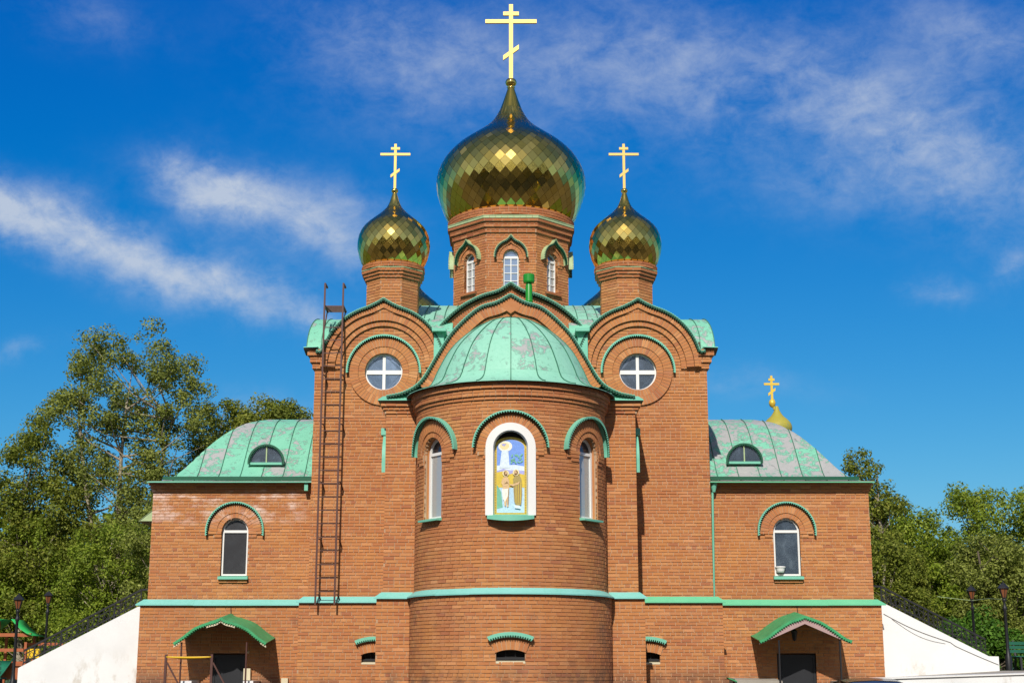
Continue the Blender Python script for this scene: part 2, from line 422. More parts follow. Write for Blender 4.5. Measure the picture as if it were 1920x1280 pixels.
# ---- polyline helpers in the (u, z) plane of a wall
def resample(path, step):
    P = [Vector((p[0], p[1])) for p in path]
    L = [0]
    for i in range(1, len(P)): L.append(L[-1] + (P[i] - P[i - 1]).length)
    n = max(2, round(L[-1] / step)); out = []; k = 0
    for i in range(n + 1):
        t = L[-1] * i / n
        while k < len(P) - 2 and L[k + 1] < t: k += 1
        q = (t - L[k]) / max(1e-9, L[k + 1] - L[k]); out.append(P[k].lerp(P[k + 1], q))
    return out
def normals(P):
    """inward normals for a path running left -> over the top -> right"""
    N = []
    for i in range(len(P)):
        t = (P[min(i + 1, len(P) - 1)] - P[max(i - 1, 0)])
        t = t.normalized() if t.length > 1e-9 else Vector((1, 0))
        N.append(Vector((t.y, -t.x)))
    return N
def arc(uc, zc, r, a0=0, a1=180, n=48):
    return [(uc - r * math.cos(R(a0 + (a1 - a0) * k / n)), zc + r * math.sin(R(a0 + (a1 - a0) * k / n))) for k in range(n + 1)]
def ogee(uc, zc, r, h, w, a0=0, a1=180, n=96):
    out = []
    for (u, z) in arc(uc, zc, r, a0, a1, n):
        t = abs(u - uc)
        out.append((u, z + (h * (1 - t / w) ** 2 if t < w and z > zc else 0)))
    return out
def catmull(pts, n=10):
    P = [Vector(p) for p in pts]; P = [P[0] * 2 - P[1]] + P + [P[-1] * 2 - P[-2]]; out = []
    for i in range(1, len(P) - 2):
        for k in range(n):
            t = k / n
            out.append(.5 * ((2 * P[i]) + (P[i + 1] - P[i - 1]) * t + (2 * P[i - 1] - 5 * P[i] + 4 * P[i + 1] - P[i + 2]) * t * t + (3 * P[i] - P[i - 1] - 3 * P[i + 1] + P[i + 2]) * t ** 3))
    out.append(P[-2]); return [tuple(q) for q in out]
def voussoirs(F, path, o0, o1, d, th=.07, w=.078, dark=0, zmin=-99):
    mid = (o0 + o1) / 2
    P = resample(path, .03); N = normals(P)
    Q = resample([(p + n * mid) for p, n in zip(P, N)], w)
    NQ = normals(Q)
    for i in range(len(Q) - 1):
        a, c = Q[i], Q[i + 1]; na, nc = NQ[i], NQ[i + 1]
        lo, hi = o0 - mid, o1 - mid
        g = .08
        def cor(t, o):
            p = a.lerp(c, t); n = na.lerp(nc, t); q = p + n * o; return q
        q = [cor(g, hi), cor(1 - g, hi), cor(1 - g, lo), cor(g, lo)]
        if min(x.y for x in q) < zmin: continue
        j = random.uniform(-.002, .002)
        BR.append(([F.pt(x.x, x.y, d + j) for x in q] + [F.pt(x.x, x.y, d - th) for x in q], random.uniform(.2, 1), False, dark))
        e = [cor(0, hi), cor(1, hi), cor(1, lo), cor(0, lo)]
        MORT.hexa([F.pt(x.x, x.y, d - .009) for x in e] + [F.pt(x.x, x.y, d - th) for x in e], back=False)
def strip(mb, F, path, o0, o1, d0, d1, mi=0, step=.05, r=0.0, close_ends=True, F2=None):
    """solid band along a path: offsets o0..o1 (inward), depth d1 (front) .. d0 (back)"""
    P = resample(path, step); N = normals(P); F2 = F2 or F
    A = [p + n * o0 for p, n in zip(P, N)]; C = [p + n * o1 for p, n in zip(P, N)]
    for i in range(len(P) - 1):
        fr = [C[i], C[i + 1], A[i + 1], A[i]]
        mb.hexa([F.pt(x.x, x.y, d1) for x in fr] + [F2.pt(x.x, x.y, d0) for x in fr], mi, r)
def hood(name, F, path, depth, parent, lip=.035, tooth=.04, pitch=.055, mats=('teal', 'green'), lipmat=0, th=.010, back=.0, rise=.0):
    """sheet-metal drip hood with a scalloped front edge following a path"""
    mb = MB()
    P = resample(path, .035); N = normals(P)
    for i in range(len(P) - 1):
        a, c = P[i], P[i + 1]; na, nc = N[i], N[i + 1]
        o = [a, c, c - nc * th, a - na * th]
        mb.hexa([F.pt(x.x, x.y, depth) for x in o] + [F.pt(x.x, x.y + rise, -back) for x in o], 0)
        l = [a + na * lip, c + nc * lip, c, a]
        mb.hexa([F.pt(x.x, x.y, depth) for x in l] + [F.pt(x.x, x.y, depth - .012) for x in l], lipmat)
    for i in range(len(P) - 1):       # added strip whose darker colour paints the shade behind the teeth
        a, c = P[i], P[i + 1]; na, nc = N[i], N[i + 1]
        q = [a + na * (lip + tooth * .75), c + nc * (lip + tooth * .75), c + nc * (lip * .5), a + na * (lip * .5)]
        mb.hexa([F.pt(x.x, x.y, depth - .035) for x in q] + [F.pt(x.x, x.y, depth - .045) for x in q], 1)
    Q = resample(path, pitch); NQ = normals(Q)
    for i in range(len(Q) - 1):
        d0, d1 = Q[i] + NQ[i] * lip, Q[i + 1] + NQ[i + 1] * lip
        a, c = d0.lerp(d1, .18), d0.lerp(d1, .82)
        m_ = (Q[i] + Q[i + 1]) / 2 + (NQ[i] + NQ[i + 1]) / 2 * (lip + tooth)
        fr = [F.pt(x.x, x.y, depth + .004) for x in (a, m_, c)]; bk = [F.pt(x.x, x.y, depth - .018) for x in (a, m_, c)]
        mb.face(fr, lipmat); mb.face([fr[0], bk[0], bk[1], fr[1]], lipmat); mb.face([fr[1], bk[1], bk[2], fr[2]], lipmat)
        if lipmat:                    # sunlit folds of the crimped edge painted as light tips
            u0, u1 = Q[i] - NQ[i] * .002, Q[i + 1] - NQ[i + 1] * .002; a, c = u0.lerp(u1, .2), u0.lerp(u1, .8); m_ = (Q[i] + Q[i + 1]) / 2 + (NQ[i] + NQ[i + 1]) / 2 * (lip * .55)
            a2, c2, m2 = a - NQ[i] * .020, c - NQ[i + 1] * .020, m_
            mb.hexa([F.pt(x.x, x.y, depth + .012) for x in (a, c, c2, a2)] + [F.pt(x.x, x.y, depth - .02) for x in (a, c, c2, a2)], 0)
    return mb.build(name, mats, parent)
def poly_pane(F, pts, d, name, m, parent, th=.012):
    mb = MB()
    fr = [F.pt(p[0], p[1], d) for p in pts]
    mb.face(fr); bk = [F.pt(p[0], p[1], d - th) for p in pts]
    for i in range(len(pts)):
        k = (i + 1) % len(pts); mb.face([fr[i], bk[i], bk[k], fr[k]])
    return mb.build(name, m, parent)
def arched_window(Fw, Fp, uc_w, zs, zb, r, rec, m='glass', mullion=False, transom=True, fw=.045, lower=None, upper=None, name='window'):
    """window in an arched opening; Fw wall frame (for reveals), Fp plane the window sits in (u centred on 0)"""
    # reveal
    pw = [(uc_w - r, zb)] + arc(uc_w, zs, r, n=24) + [(uc_w + r, zb)]
    pp = [(-r, zb)] + arc(0, zs, r, n=24) + [(r, zb)]
    for i in range(len(pw) - 1):
        REV.face([Fw.pt(*pw[i], 0.002), Fw.pt(*pw[i + 1], 0.002), Fp.pt(*pp[i + 1], -.03), Fp.pt(*pp[i], -.03)], 0, .45)
    REV.face([Fw.pt(*pw[0], .002), Fp.pt(*pp[0], -.03), Fp.pt(*pp[-1], -.03), Fw.pt(*pw[-1], .002)], 0, .45)
    REV.flush()
    mb = MB()
    path = [(-r + .004, zb + .004)] + arc(0, zs, r - .004, n=28) + [(r - .004, zb + .004)]
    strip(mb, Fp, path, 0, fw, -.03, .03)
    def bx(u0, u1, z0, z1, d0=-.03, d1=.028):
        mb.hexa([Fp.pt(u0, z0, d1), Fp.pt(u1, z0, d1), Fp.pt(u1, z1, d1), Fp.pt(u0, z1, d1), Fp.pt(u0, z0, d0), Fp.pt(u1, z0, d0), Fp.pt(u1, z1, d0), Fp.pt(u0, z1, d0)])
    bx(-r + .01, r - .01, zb, zb + fw * 1.1)
    if transom: bx(-r + fw, r - fw, zs - .035, zs + .03, d1=.033)
    if mullion:
        bx(-.012, .012, zb + fw, zs - .035)
        for k in range(1, 4): zz = zb + (zs - zb) * k / 4; bx(-r + fw, r - fw, zz - .010, zz + .010, d1=.026)
    o = mb.build(name, 'white', CH)
    e = fw * .8
    poly_pane(Fp, arc(0, zs + .02, r - e, n=20)[::-1], 0, 'pane', upper or m, o)
    if mullion:
        for k in range(4):
            z0, z1 = zb + (zs - zb) * k / 4 + .004, zb + (zs - zb) * (k + 1) / 4 - .004
            for s_ in (-1, 1):
                u0, u1 = sorted((s_ * .006, s_ * (r - e)))
                poly_pane(Fp, [(u0, z0), (u1, z0), (u1, z1), (u0, z1)], random.uniform(-.002, .002), 'pane', lower or m, o)
    else:
        poly_pane(Fp, [(-r + e, zb + .02), (r - e, zb + .02), (r - e, zs - .02), (-r + e, zs - .02)], 0, 'pane', lower or m, o)
    return o
def sill(F, uc, w, z, depth, parent, bulge=0.0, drop=.07):
    mb = MB(); n = 14 if bulge else 2
    rows = [[], [], [], []]
    for k in range(n + 1):
        t = -1 + 2 * k / n; u = uc + w * t; e = depth + bulge * (1 - t * t)
        rows[0].append(F.pt(u, z + .03, -.20)); rows[1].append(F.pt(u, z - drop * .35, e)); rows[2].append(F.pt(u, z - drop - bulge * .35 * (1 - t * t), e)); rows[3].append(F.pt(u, z - drop, -.05))
    mb.grid(rows, 0, smooth=False)
    for k in (0, -1): mb.face([r_[k] for r_ in rows], 0)
    return mb.build('window_sill', 'teal', parent)
# ================================================================== CHURCH
ZB, ZP, ZU = -1.4, 1.80, 1.90
apse_lo, apse_up = Cyl(0, 0, 2.26), Cyl(0, 0, 2.17)
def minus(iv, holes):
    out = list(iv)
    for (h0, h1) in holes:
        nx = []
        for (a, c) in out:
            if h1 <= a or h0 >= c: nx.append((a, c)); continue
            if h0 > a: nx.append((a, h0))
            if h1 < c: nx.append((h1, c))
        out = nx
    return out
def arch_hole(uc, zs, zb, r):
    def f(z):
        if z < zb or z > zs + r: return []
        w = r if z < zs else math.sqrt(max(0, r * r - (z - zs) ** 2))
        return [(uc - w, uc + w)]
    return f
def with_holes(iv, *hs):
    return lambda z: minus(iv(z) if callable(iv) else iv, [x for h in hs for x in h(z)])
# ---- apse
def cellar(F, uc, y_rec_plane, right=None):
    """low segmental cellar window with its brick arch and hood"""
    rr, zc = 1.12, -.17
    p = arc(uc, zc, rr, 66.9, 113.1, 24)
    voussoirs(F, p, .10, .31, .018, th=.10, w=.088)
    hood('cellar_hood', F, arc(uc, zc, rr + .015, 66.5, 113.5, 24), .13, CH, lip=.035, tooth=.05, pitch=.052, th=.03)
    w = .305
    P_ = y_rec_plane; mb = MB()
    mb.face([P_.pt(uc - w - .02, .34, 0), P_.pt(uc + w + .02, .34, 0), P_.pt(uc + w + .02, .72, 0), P_.pt(uc - w - .02, .72, 0)])
    o = mb.build('cellar_window', 'dark', CH)
    fr = MB()
    for k in (-.1, .1): fr.bar(P_.pt(uc + k, .40, .02), P_.pt(uc + k, .70, .02), .016)
    fr.bar(P_.pt(uc - w, .46, .02), P_.pt(uc + w, .46, .02), .05)
    fr.build('window_frame', 'iron', o)
    for s_ in (-1, 1):
        REV.face([F.pt(uc + s_ * w, .39, .001), F.pt(uc + s_ * w, .62, .001), P_.pt(uc + s_ * w, .62, 0), P_.pt(uc + s_ * w, .39, 0)], 0, .4)
    REV.flush()
    sl = MB(); sl.hexa([F.pt(uc - w, .36, .006), F.pt(uc + w, .36, .006), F.pt(uc + w, .395, .006), F.pt(uc - w, .395, .006), P_.pt(uc - w, .38, 0), P_.pt(uc + w, .38, 0), P_.pt(uc + w, .42, 0), P_.pt(uc - w, .42, 0)])
    sl.build('cellar_sill', 'cream', CH)
def cellar_hole(uc):
    return lambda z: [(uc - .305, uc + .305)] if .39 < z < .64 else []
A88 = R(87.3)
layer(apse_lo, ZB, ZP, with_holes([(-2.26 * A88, 2.26 * A88)], cellar_hole(0)))
cellar(apse_lo, 0, Plane((0, -2.26 + .16, 0)))
ZS, ZW = 4.88, 3.43
US = R(53) * 2.17
layer(apse_up, ZU - .02, 5.92, with_holes([(-2.17 * R(89.5), 2.17 * R(89.5))], arch_hole(0, ZS, ZW, .50), arch_hole(US, ZS, ZW, .35), arch_hole(-US, ZS, ZW, .35)))
for z0, z1, d in ((5.92, 6.0, .035), (6.0, 6.16, .075), (6.16, 6.31, .125)):
    layer(apse_up, z0, z1, [(-2.17 * R(89), 2.17 * R(89))], d=d, th=.14)
def rings(F, uc, zs, r0, r1, r2, r3, d1, d2, dh, inner=True, legs=0.0, dark=0, depth=None):
    leg = lambda r: ([(uc - r, zs - legs)] if legs else []) + arc(uc, zs, r, n=40) + ([(uc + r, zs - legs)] if legs else [])
    if inner: voussoirs(F, arc(uc, zs, r1), 0, r1 - r0, d1, th=.09, w=.075, dark=dark)
    voussoirs(F, arc(uc, zs, r2), 0, r2 - r1, d2, th=.10, w=.08, dark=dark)
    hood('window_hood', F, leg(r3), dh, CH, lip=.012, tooth=.036, pitch=.056)
for uc in (-US, 0, US):
    c_ = uc == 0
    rings(apse_up, uc, ZS, .35, .53 if c_ else .47, .715, .785, .012, .035, .15, inner=not c_)
    for s_ in (-1, 1):
        a0 = .54 if c_ else .36
        for z0, z1, e, d in ((4.72, 4.88, .72, .035), (4.64, 4.72, .60, .022)):
            iv = sorted((uc + s_ * a0, uc + s_ * e)); layer(apse_up, z0, z1, [tuple(iv)], d=d, th=.07)
# icon niche: white plastered surround
F0 = Plane((0, -2.17, 0))
mb = MB()
pth = [(-.53, ZW)] + arc(0, ZS, .53, n=36) + [(.53, ZW)]
P_ = resample(pth, .05); N_ = normals(P_)
for i in range(len(P_) - 1):
    a, c = P_[i], P_[i + 1]; ai, ci = a + N_[i] * .165, c + N_[i + 1] * .165
    def ap(q, d): return apse_up.pt(q.x, q.y, d)
    mb.hexa([ap(ai, .06), ap(ci, .06), ap(c, .06), ap(a, .06), ap(ai, -.16), ap(ci, -.16), ap(c, -.05), ap(a, -.05)])
for s_ in (-1, 1):
    for zz in (4.72, 4.62):
        pass
niche = mb.build('icon_surround', 'white', CH)
sill(F0, 0, .50, ZW + .01, .10, CH, bulge=.16, drop=.095)
nb_ = MB(); nb_.face([F0.pt(-.4, ZW - .02, -.19), F0.pt(.4, ZW - .02, -.19), F0.pt(.4, 5.3, -.19), F0.pt(-.4, 5.3, -.19)]); nb_.build('niche_back', 'dark', CH)  # near-black sheet, the niche's shade put into its colour
for s_ in (-1, 1):
    a = R(53) * s_
    n = Vector((math.sin(a), -math.cos(a), 0)); t = Vector((math.cos(a), math.sin(a), 0))
    Fp = Plane(n * (2.17 * math.cos(.35 / 2.17) - .17), t, n)
    arched_window(apse_up, Fp, US * s_, ZS, ZW, .35, .17, lower='glass_pale' if s_ < 0 else 'glass_pale', upper='glass_dark', fw=.062)
    sill(Plane(n * 2.17 * math.cos(.3 / 2.17), t, n), 0, .36, ZW + .01, .13, CH, bulge=.02, drop=.06)
# ---- belts
def belt(F, u0, u1, z, d0, d1, m='belt', name='belt_course', n=1, ret=(0, 0)):
    mb = MB(); rows = [[], [], [], []]
    for k in range(n + 1):
        u = u0 + (u1 - u0) * k / n
        rows[0].append(F.pt(u + (ret[0] if k == 0 else 0) - (ret[1] if k == n else 0), z + .125, d0)); rows[1].append(F.pt(u, z, d1)); rows[2].append(F.pt(u, z - .028, d1)); rows[3].append(F.pt(u, z - .02, d0))
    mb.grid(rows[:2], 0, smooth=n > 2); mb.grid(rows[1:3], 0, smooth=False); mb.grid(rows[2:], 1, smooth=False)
    for k in (0, -1): mb.face([r_[k] for r_ in rows], 0)
    return mb.build(name, [m, 'gutter'], CH)
for k in range(8):
    a0, a1 = -88 + 176 * k / 8, -88 + 176 * (k + 1) / 8
    belt(apse_up, R(a0) * 2.17, R(a1) * 2.17, ZP + random.uniform(-.004, .004), -.02, .155, n=6)
# ---- pilasters
for s_ in (-1, 1):
    iv = tuple(sorted((2.12 * s_, 2.87 * s_))); F = Plane((0, 0, 0))
    layer(F, ZU - .02, 5.98, [iv])
    FS = Plane((2.87 * s_, 0, 0), (0, 1, 0), (s_, 0, 0))
    layer(FS, ZU - .02, 5.98, [(0.055, 1.85)])
    for z0, z1, d in ((5.98, 6.06, .035), (6.06, 6.14, .07), (6.14, 6.28, .12)):
        layer(F, z0, z1, [tuple(sorted((2.10 * s_, (2.87 + d) * s_)))], d=d, th=.14)
        layer(FS, z0, z1, [(-d + .11, 1.85)], d=d, th=.14)
    Fl = Plane((0, -.10, 0)); layer(Fl, ZB, ZP, [tuple(sorted((2.22 * s_, 3.0 * s_)))])
    layer(Plane((3.0 * s_, 0, 0), (0, 1, 0), (s_, 0, 0)), ZB, ZP, [(-.04, 1.8)])
    a, c = sorted((2.20 * s_, 3.06 * s_))
    belt(F, a, c, ZP + .005, 0, .17, ret=((.16, 0) if s_ < 0 else (0, .16)))
    # eave flashing on the pilaster head
    mb = MB()
    x1, x0 = 3.05 * s_, 2.12 * s_
    mb.face([(x1, -.19, 6.285), (x0, -.21, 6.285), (x0, .02, 6.43), (x1 - .10 * s_, .02, 6.40)], 0)
    mb.face([(x1, -.19, 6.285), (x1 - .10 * s_, .02, 6.40), (2.80 * s_, 1.83, 6.42), (3.05 * s_, 1.83, 6.285)], 0)
    mb.face([(x1, -.19, 6.285), (x0, -.21, 6.285), (x0, -.21, 6.262), (x1, -.19, 6.262)], 0)
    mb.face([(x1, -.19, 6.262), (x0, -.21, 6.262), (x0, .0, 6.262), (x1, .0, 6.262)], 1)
    mb.face([(x1, -.19, 6.285), (x1, 1.83, 6.285), (x1, 1.83, 6.262), (x1, -.19, 6.262)], 0)
    mb.build('eave_flashing', ['teal', 'gutter'], CH)
    # hood of the blind window on the pilaster flank, seen edge on
    hood('window_hood', FS, [(.22, 4.66)] + arc(.9, 4.95, .68, n=30) + [(1.58, 4.66)], .10, CH)
    mbx = MB(); mbx.box(*sorted((2.87 * s_, 3.03 * s_)), .55, .80, 5.58, 5.74); mbx.build('rain_hopper', 'teal', CH)
# ---- central kokoshnik gable
KL = [(-2.86, 6.36), (-2.45, 6.46), (-2.07, 6.72), (-1.706, 7.33), (-1.34, 7.90), (-.78, 8.43), (-.32, 8.60), (0, 8.785)]
cl = catmull(KL, 10); K1 = cl + [(-x, z) for x, z in cl[-2::-1]]
def halfw(path, z, off=0.0):
    q = [p for p in path if p[0] <= 0]
    for i in range(len(q) - 1):
        if q[i][1] <= z <= q[i + 1][1]:
            t = (z - q[i][1]) / max(1e-6, q[i + 1][1] - q[i][1]); return max(0, -(q[i][0] + (q[i + 1][0] - q[i][0]) * t) - off)
    return -q[0][0] - off if z < q[0][1] else 0
F = Plane((0, 0, 0))
layer(F, 6.31, 8.5, lambda z: minus([(-halfw(K1, z, .42), halfw(K1, z, .42))], [(-max(.05, 1.6 * math.sqrt(max(0, 1 - ((z - 6.0) / 2.35) ** 2)) - .35), max(.05, 1.6 * math.sqrt(max(0, 1 - ((z - 6.0) / 2.35) ** 2)) - .35))]))
layer(F, 8.25, 8.72, lambda z: [(-halfw(K1, z, .09), halfw(K1, z, .09))], d=.03)
voussoirs(F, K1, .06, .29, .17, th=.19, w=.082, zmin=6.42)
voussoirs(F, K1, .30, .43, .10, th=.14, w=.082, zmin=6.42)
voussoirs(F, K1, .44, .60, .02, th=.08, w=.082, zmin=6.42)
kq = [(0, 8.32), (.28, 8.52), (0, 8.70), (-.28, 8.52)]; REV.hexa([F.pt(*q, .173) for q in kq] + [F.pt(*q, 0) for q in kq], 0, .6); REV.flush('keystone')
hood('gable_roof', F, K1, .23, CH, lip=.030, tooth=.038, pitch=.066, lipmat=1, th=.014, back=2.55)
# ---- half dome of the apse, in sheet panels
CP = catmull([(2.40, 6.305), (2.16, 6.375), (1.89, 6.54), (1.72, 6.90), (1.45, 7.38), (1.08, 7.76), (.63, 8.07), (.25, 8.20), (0.02, 8.235)], 8)
mb = MB(); mb.lathe([(r_ - .02, z - .02) for r_, z in CP], 0, 0, 40, a0=-92, a1=92); conch = mb.build('half_dome_roof', 'gutter', CH)
def prof_at(P, t):
    x = t * (len(P) - 1); i = min(int(x), len(P) - 2); f = x - i
    return (P[i][0] + (P[i + 1][0] - P[i][0]) * f, P[i][1] + (P[i + 1][1] - P[i][1]) * f)
def panel(fn, s0, s1, t0, t1, ns, nt, m, parent, name='roof_panel', rib=True, lift=None, rib_h=.026):
    """one sheet of a roof: a curved patch with turned-down edges and a standing seam"""
    mb = MB(); lift = random.uniform(.0, .005) if lift is None else lift
    def P(s, t):
        e = 1e-3; p = Vector(fn(s, t)); du = Vector(fn(s + e, t)) - p; dv = Vector(fn(s, t + e)) - p
        n = du.cross(dv); n = n.normalized() if n.length > 1e-12 else Vector((0, 0, 1))
        if n.z < 0 and abs(n.z) > .05: n = -n
        return p, n
    rows = []; base = []
    for j in range(nt + 1):
        r_ = []
        for i in range(ns + 1):
            p, n = P(s0 + (s1 - s0) * i / ns, t0 + (t1 - t0) * j / nt); r_.append(p + n * (lift + .004))
        rows.append(r_)
    mb.grid(rows, 0, smooth=True)
    for edge in (rows[0], rows[-1], [r_[0] for r_ in rows], [r_[-1] for r_ in rows]):
        dn = [q + Vector((0, .0, -.012)) for q in edge]; mb.grid([edge, dn], 0, smooth=False)
    if rib:
        for j in range(nt):
            a, n = P(s0, t0 + (t1 - t0) * j / nt); c, n2 = P(s0, t0 + (t1 - t0) * (j + 1) / nt)
            w = (Vector(fn(s0 + 1e-3, t0)) - Vector(fn(s0, t0))); w = (w.normalized() if w.length > 1e-9 else Vector((1, 0, 0))) * .008
            mb.hexa([a - w, a + w, c + w, c - w, a - w + n * rib_h, a + w + n * rib_h, c + w + n2 * rib_h, c - w + n2 * rib_h][4:] + [a - w, a + w, c + w, c - w], 1)
    return mb.build(name, [m, 'seam'], parent)
def conch_fn(s, t):
    a = R(-90 + 180 * s); r_, z = prof_at(CP, t); return (r_ * math.sin(a), -r_ * math.cos(a), z)
for k in range(10):
    for t0, t1 in ((.0, .30), (.30, .52), (.52, .72), (.72, .985)):
        panel(conch_fn, k / 10 + .0008, (k + 1) / 10 - .0008, t0, t1 - .003, 4, 6, 'roof_conch', conch)
# ---- second gable behind
KL2 = [(-2.15, 8.02), (-1.783, 8.64), (-1.316, 9.10), (-.78, 9.41), (-.32, 9.56), (0, 9.765)]
cl = catmull(KL2, 10); K2 = cl + [(-x, z) for x, z in cl[-2::-1]]
F2 = Plane((0, 2.6, 0))
layer(F2, 7.6, 9.4, lambda z: [(-halfw(K2, z, .30), halfw(K2, z, .30))], dark=1)
voussoirs(F2, K2, .07, .40, .05, th=.12, dark=1)
hood('gable_roof', F2, K2, .20, CH, lip=.030, tooth=.038, pitch=.066, lipmat=1, th=.014, back=3.3)
# ---- towers
TX, TY, TZ, TR = 3.13, 3.38, 7.45, 1.53
def tower(s_):
    xc = TX * s_; F = Plane((0, 1.85, 0)); xo = 4.80 * s_
    wx, wz = 3.11 * s_, 7.348
    def iv(z):
        inn = 2.75 if z < 6.35 else 1.60
        if z <= 7.75: a, c = sorted((xo, inn * s_))
        else:
            w = math.sqrt(max(0, 1.38 ** 2 - (z - TZ) ** 2)) if z < TZ + 1.38 else 0
            a, c = xc - w, xc + w
        iv_ = [(a, c)] if c > a else []
        if abs(z - wz) < .52:
            w = math.sqrt(.52 ** 2 - (z - wz) ** 2); iv_ = minus(iv_, [(wx - w, wx + w)])
        return iv_
    layer(F, ZU - .02, 8.75, iv)
    Fl = Plane((0, 1.77, 0)); cu = 3.19 * s_
    layer(Fl, ZB, ZP, with_holes([tuple(sorted((2.95 * s_, 5.0 * s_)))], cellar_hole(cu)))
    cellar(Fl, cu, Plane((0, 1.95, 0)))
    FS = Plane((xo, 0, 0), (0, 1, 0), (s_, 0, 0))
    layer(FS, ZU - .02, 7.4, [(1.91, 3.5)])
    layer(Plane((5.0 * s_, 0, 0), (0, 1, 0), (s_, 0, 0)), ZB, ZP, [(1.83, 3.3)])
    a, c = sorted((2.98 * s_, 5.06 * s_))
    belt(F, a, c, ZP, 0, .155, m='belt' if s_ < 0 else 'belt_green', ret=((.15, 0) if s_ < 0 else (0, .15)))
    # stepped gable arch
    for r0, r1, d in ((1.47, 1.36, .17), (1.355, 1.17, .11), (1.165, 1.04, .055)):
        pth = ogee(xc, TZ, r0, .13 if r0 > 1.4 else 0, .45, 0, 180, 72)
        voussoirs(F, pth, 0, r0 - r1, d, th=.14, w=.08)
    fil = ogee(xc, TZ, TR, .17, .5, 0, 180, 72)
    voussoirs(F, fil, 0, .065, .12, th=.16, w=.08)
    for z0, z1, d, e in ((7.41, 7.56, .055, 1.04), (7.56, 7.72, .11, 1.17), (7.72, 7.88, .17, 1.36)):
        layer(F, z0, z1, [tuple(sorted(((4.80 + d) * s_, xc + s_ * (e if z0 < 7.5 else max(e, 1.40)))))], d=d, th=.14)
        layer(FS, z0, z1, [(1.85 - d + .11, 3.5)], d=d, th=.14)
    gp = ogee(xc, TZ, TR, .17, .5, 12, 168, 90)
    gp = [(xc - 1.62, 7.84), (xc - 1.54, 7.80)] + gp[2:-2] + [(xc + 1.54, 7.80), (xc + 1.62, 7.84)]
    hood('gable_roof', F, gp, .24, CH, lip=.028, tooth=.036, pitch=.062, lipmat=1, th=.014, back=.15)
    # round window
    Fw = Plane((0, 1.85, 0)); ring = [(wx + r_ * 0, 0) for r_ in ()]
    full = lambda r_: arc(wx, wz, r_, 0, 360, 72)
    voussoirs(F, full(.62), 0, .16, .03, th=.10, w=.075)
    voussoirs(F, full(.84), 0, .215, .05, th=.12, w=.08)
    hood('window_hood', F, arc(wx, wz, .905, -3, 183, 60), .13, CH, lip=.022, tooth=.034, pitch=.055)
    for i in range(48):
        a0, a1 = 2 * math.pi * i / 48, 2 * math.pi * (i + 1) / 48
        q = lambda a, d: F.pt(wx + .46 * math.cos(a), wz + .46 * math.sin(a), d)
        REV.face([q(a0, .03), q(a1, .03), q(a1, -.16), q(a0, -.16)], 0, .5)
    REV.flush()
    Fr = Plane((0, 1.97, 0)); fm = MB()
    strip(fm, Fr, arc(wx, wz, .462, 0, 360, 60), 0, .035, -.04, .03)
    for (u0, u1, z0, z1) in ((wx - .43, wx + .43, wz - .05, wz + .05), (wx - .036, wx + .036, wz + .05, wz + .43), (wx - .036, wx + .036, wz - .43, wz - .05)):
        fm.hexa([Fr.pt(u0, z0, .035), Fr.pt(u1, z0, .035), Fr.pt(u1, z1, .035), Fr.pt(u0, z1, .035), Fr.pt(u0, z0, -.03), Fr.pt(u1, z0, -.03), Fr.pt(u1, z1, -.03), Fr.pt(u0, z1, -.03)])
    fo = fm.build('round_window', 'white', CH)
    for q in range(4):
        a0 = 90 * q; pts = [(wx, wz)] + [(wx + .435 * math.cos(R(a0 + 90 * k / 12)), wz + .435 * math.sin(R(a0 + 90 * k / 12))) for k in range(13)]
        mbp = MB(); fr = [Fr.pt(u, z, random.uniform(0, .004)) for u, z in pts]; mbp.face(fr); mbp.build('pane', 'glass_sky' if s_ < 0 else 'glass', fo)
    # cross barrel roof running sideways, its profile the same kokoshnik
    pr_ = ogee(TY, TZ, TR, 0, .5, 16, 164, 64)
    pr_ = [(1.72, 7.90), (1.80, 7.92)] + [p for p in pr_ if p[0] > 1.86 and p[0] < 2 * TY - 1.86] + [(2 * TY - 1.72, 7.9)]
    x0, x1 = 5.03 * s_, 1.45 * s_
    mb = MB(); mb.grid([[(x0 - .14 * s_, max(y, 2.02), z - .03) for y, z in pr_], [(x1, max(y, 2.02), z - .03) for y, z in pr_]], 0); rf = mb.build('cross_barrel_roof', 'gutter', CH)
    for k in range(6):
        def fn(s, t, k=k):
            y, z = prof_at(pr_, t); xe = x0 - .13 * s_ * max(0, (z - 7.9) / 1.08) ** 3; return (xe + (x1 - xe) * s, y if k == 0 else max(y, 2.0 + y * .01), z)
        cuts = [0, .098, .28, .46, .64, .82, 1]
        for t0, t1 in ((0, .26), (.26, .5)):
            panel(fn, cuts[k], cuts[k + 1] - .001, t0, t1 - .002, 1, 14, 'roof', rf)
    mb = MB(); mb.grid([[(xo + .03 * s_, y, z - .05) for y, z in pr_], [(xo + .03 * s_, y, 7.7) for y, z in pr_]], 0, smooth=False); mb.build('gable_wall', 'reveal', CH)
    mb = MB()
    xa, xb = 5.06 * s_, 4.72 * s_
    mb.hexa([(xa, 1.60, 7.90), (xb, 1.56, 7.90), (xb, 1.60, 7.925), (xa, 1.62, 7.925), (xa, 2.1, 7.97), (xb, 2.1, 7.97), (xb, 2.1, 8.0), (xa, 2.1, 8.0)])
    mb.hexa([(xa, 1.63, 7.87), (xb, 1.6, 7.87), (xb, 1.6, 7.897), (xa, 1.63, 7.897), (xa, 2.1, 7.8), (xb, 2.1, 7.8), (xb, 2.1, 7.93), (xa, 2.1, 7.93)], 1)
    mb.build('eave_flashing', ['teal', 'gutter'], CH)
for s_ in (-1, 1): tower(s_)
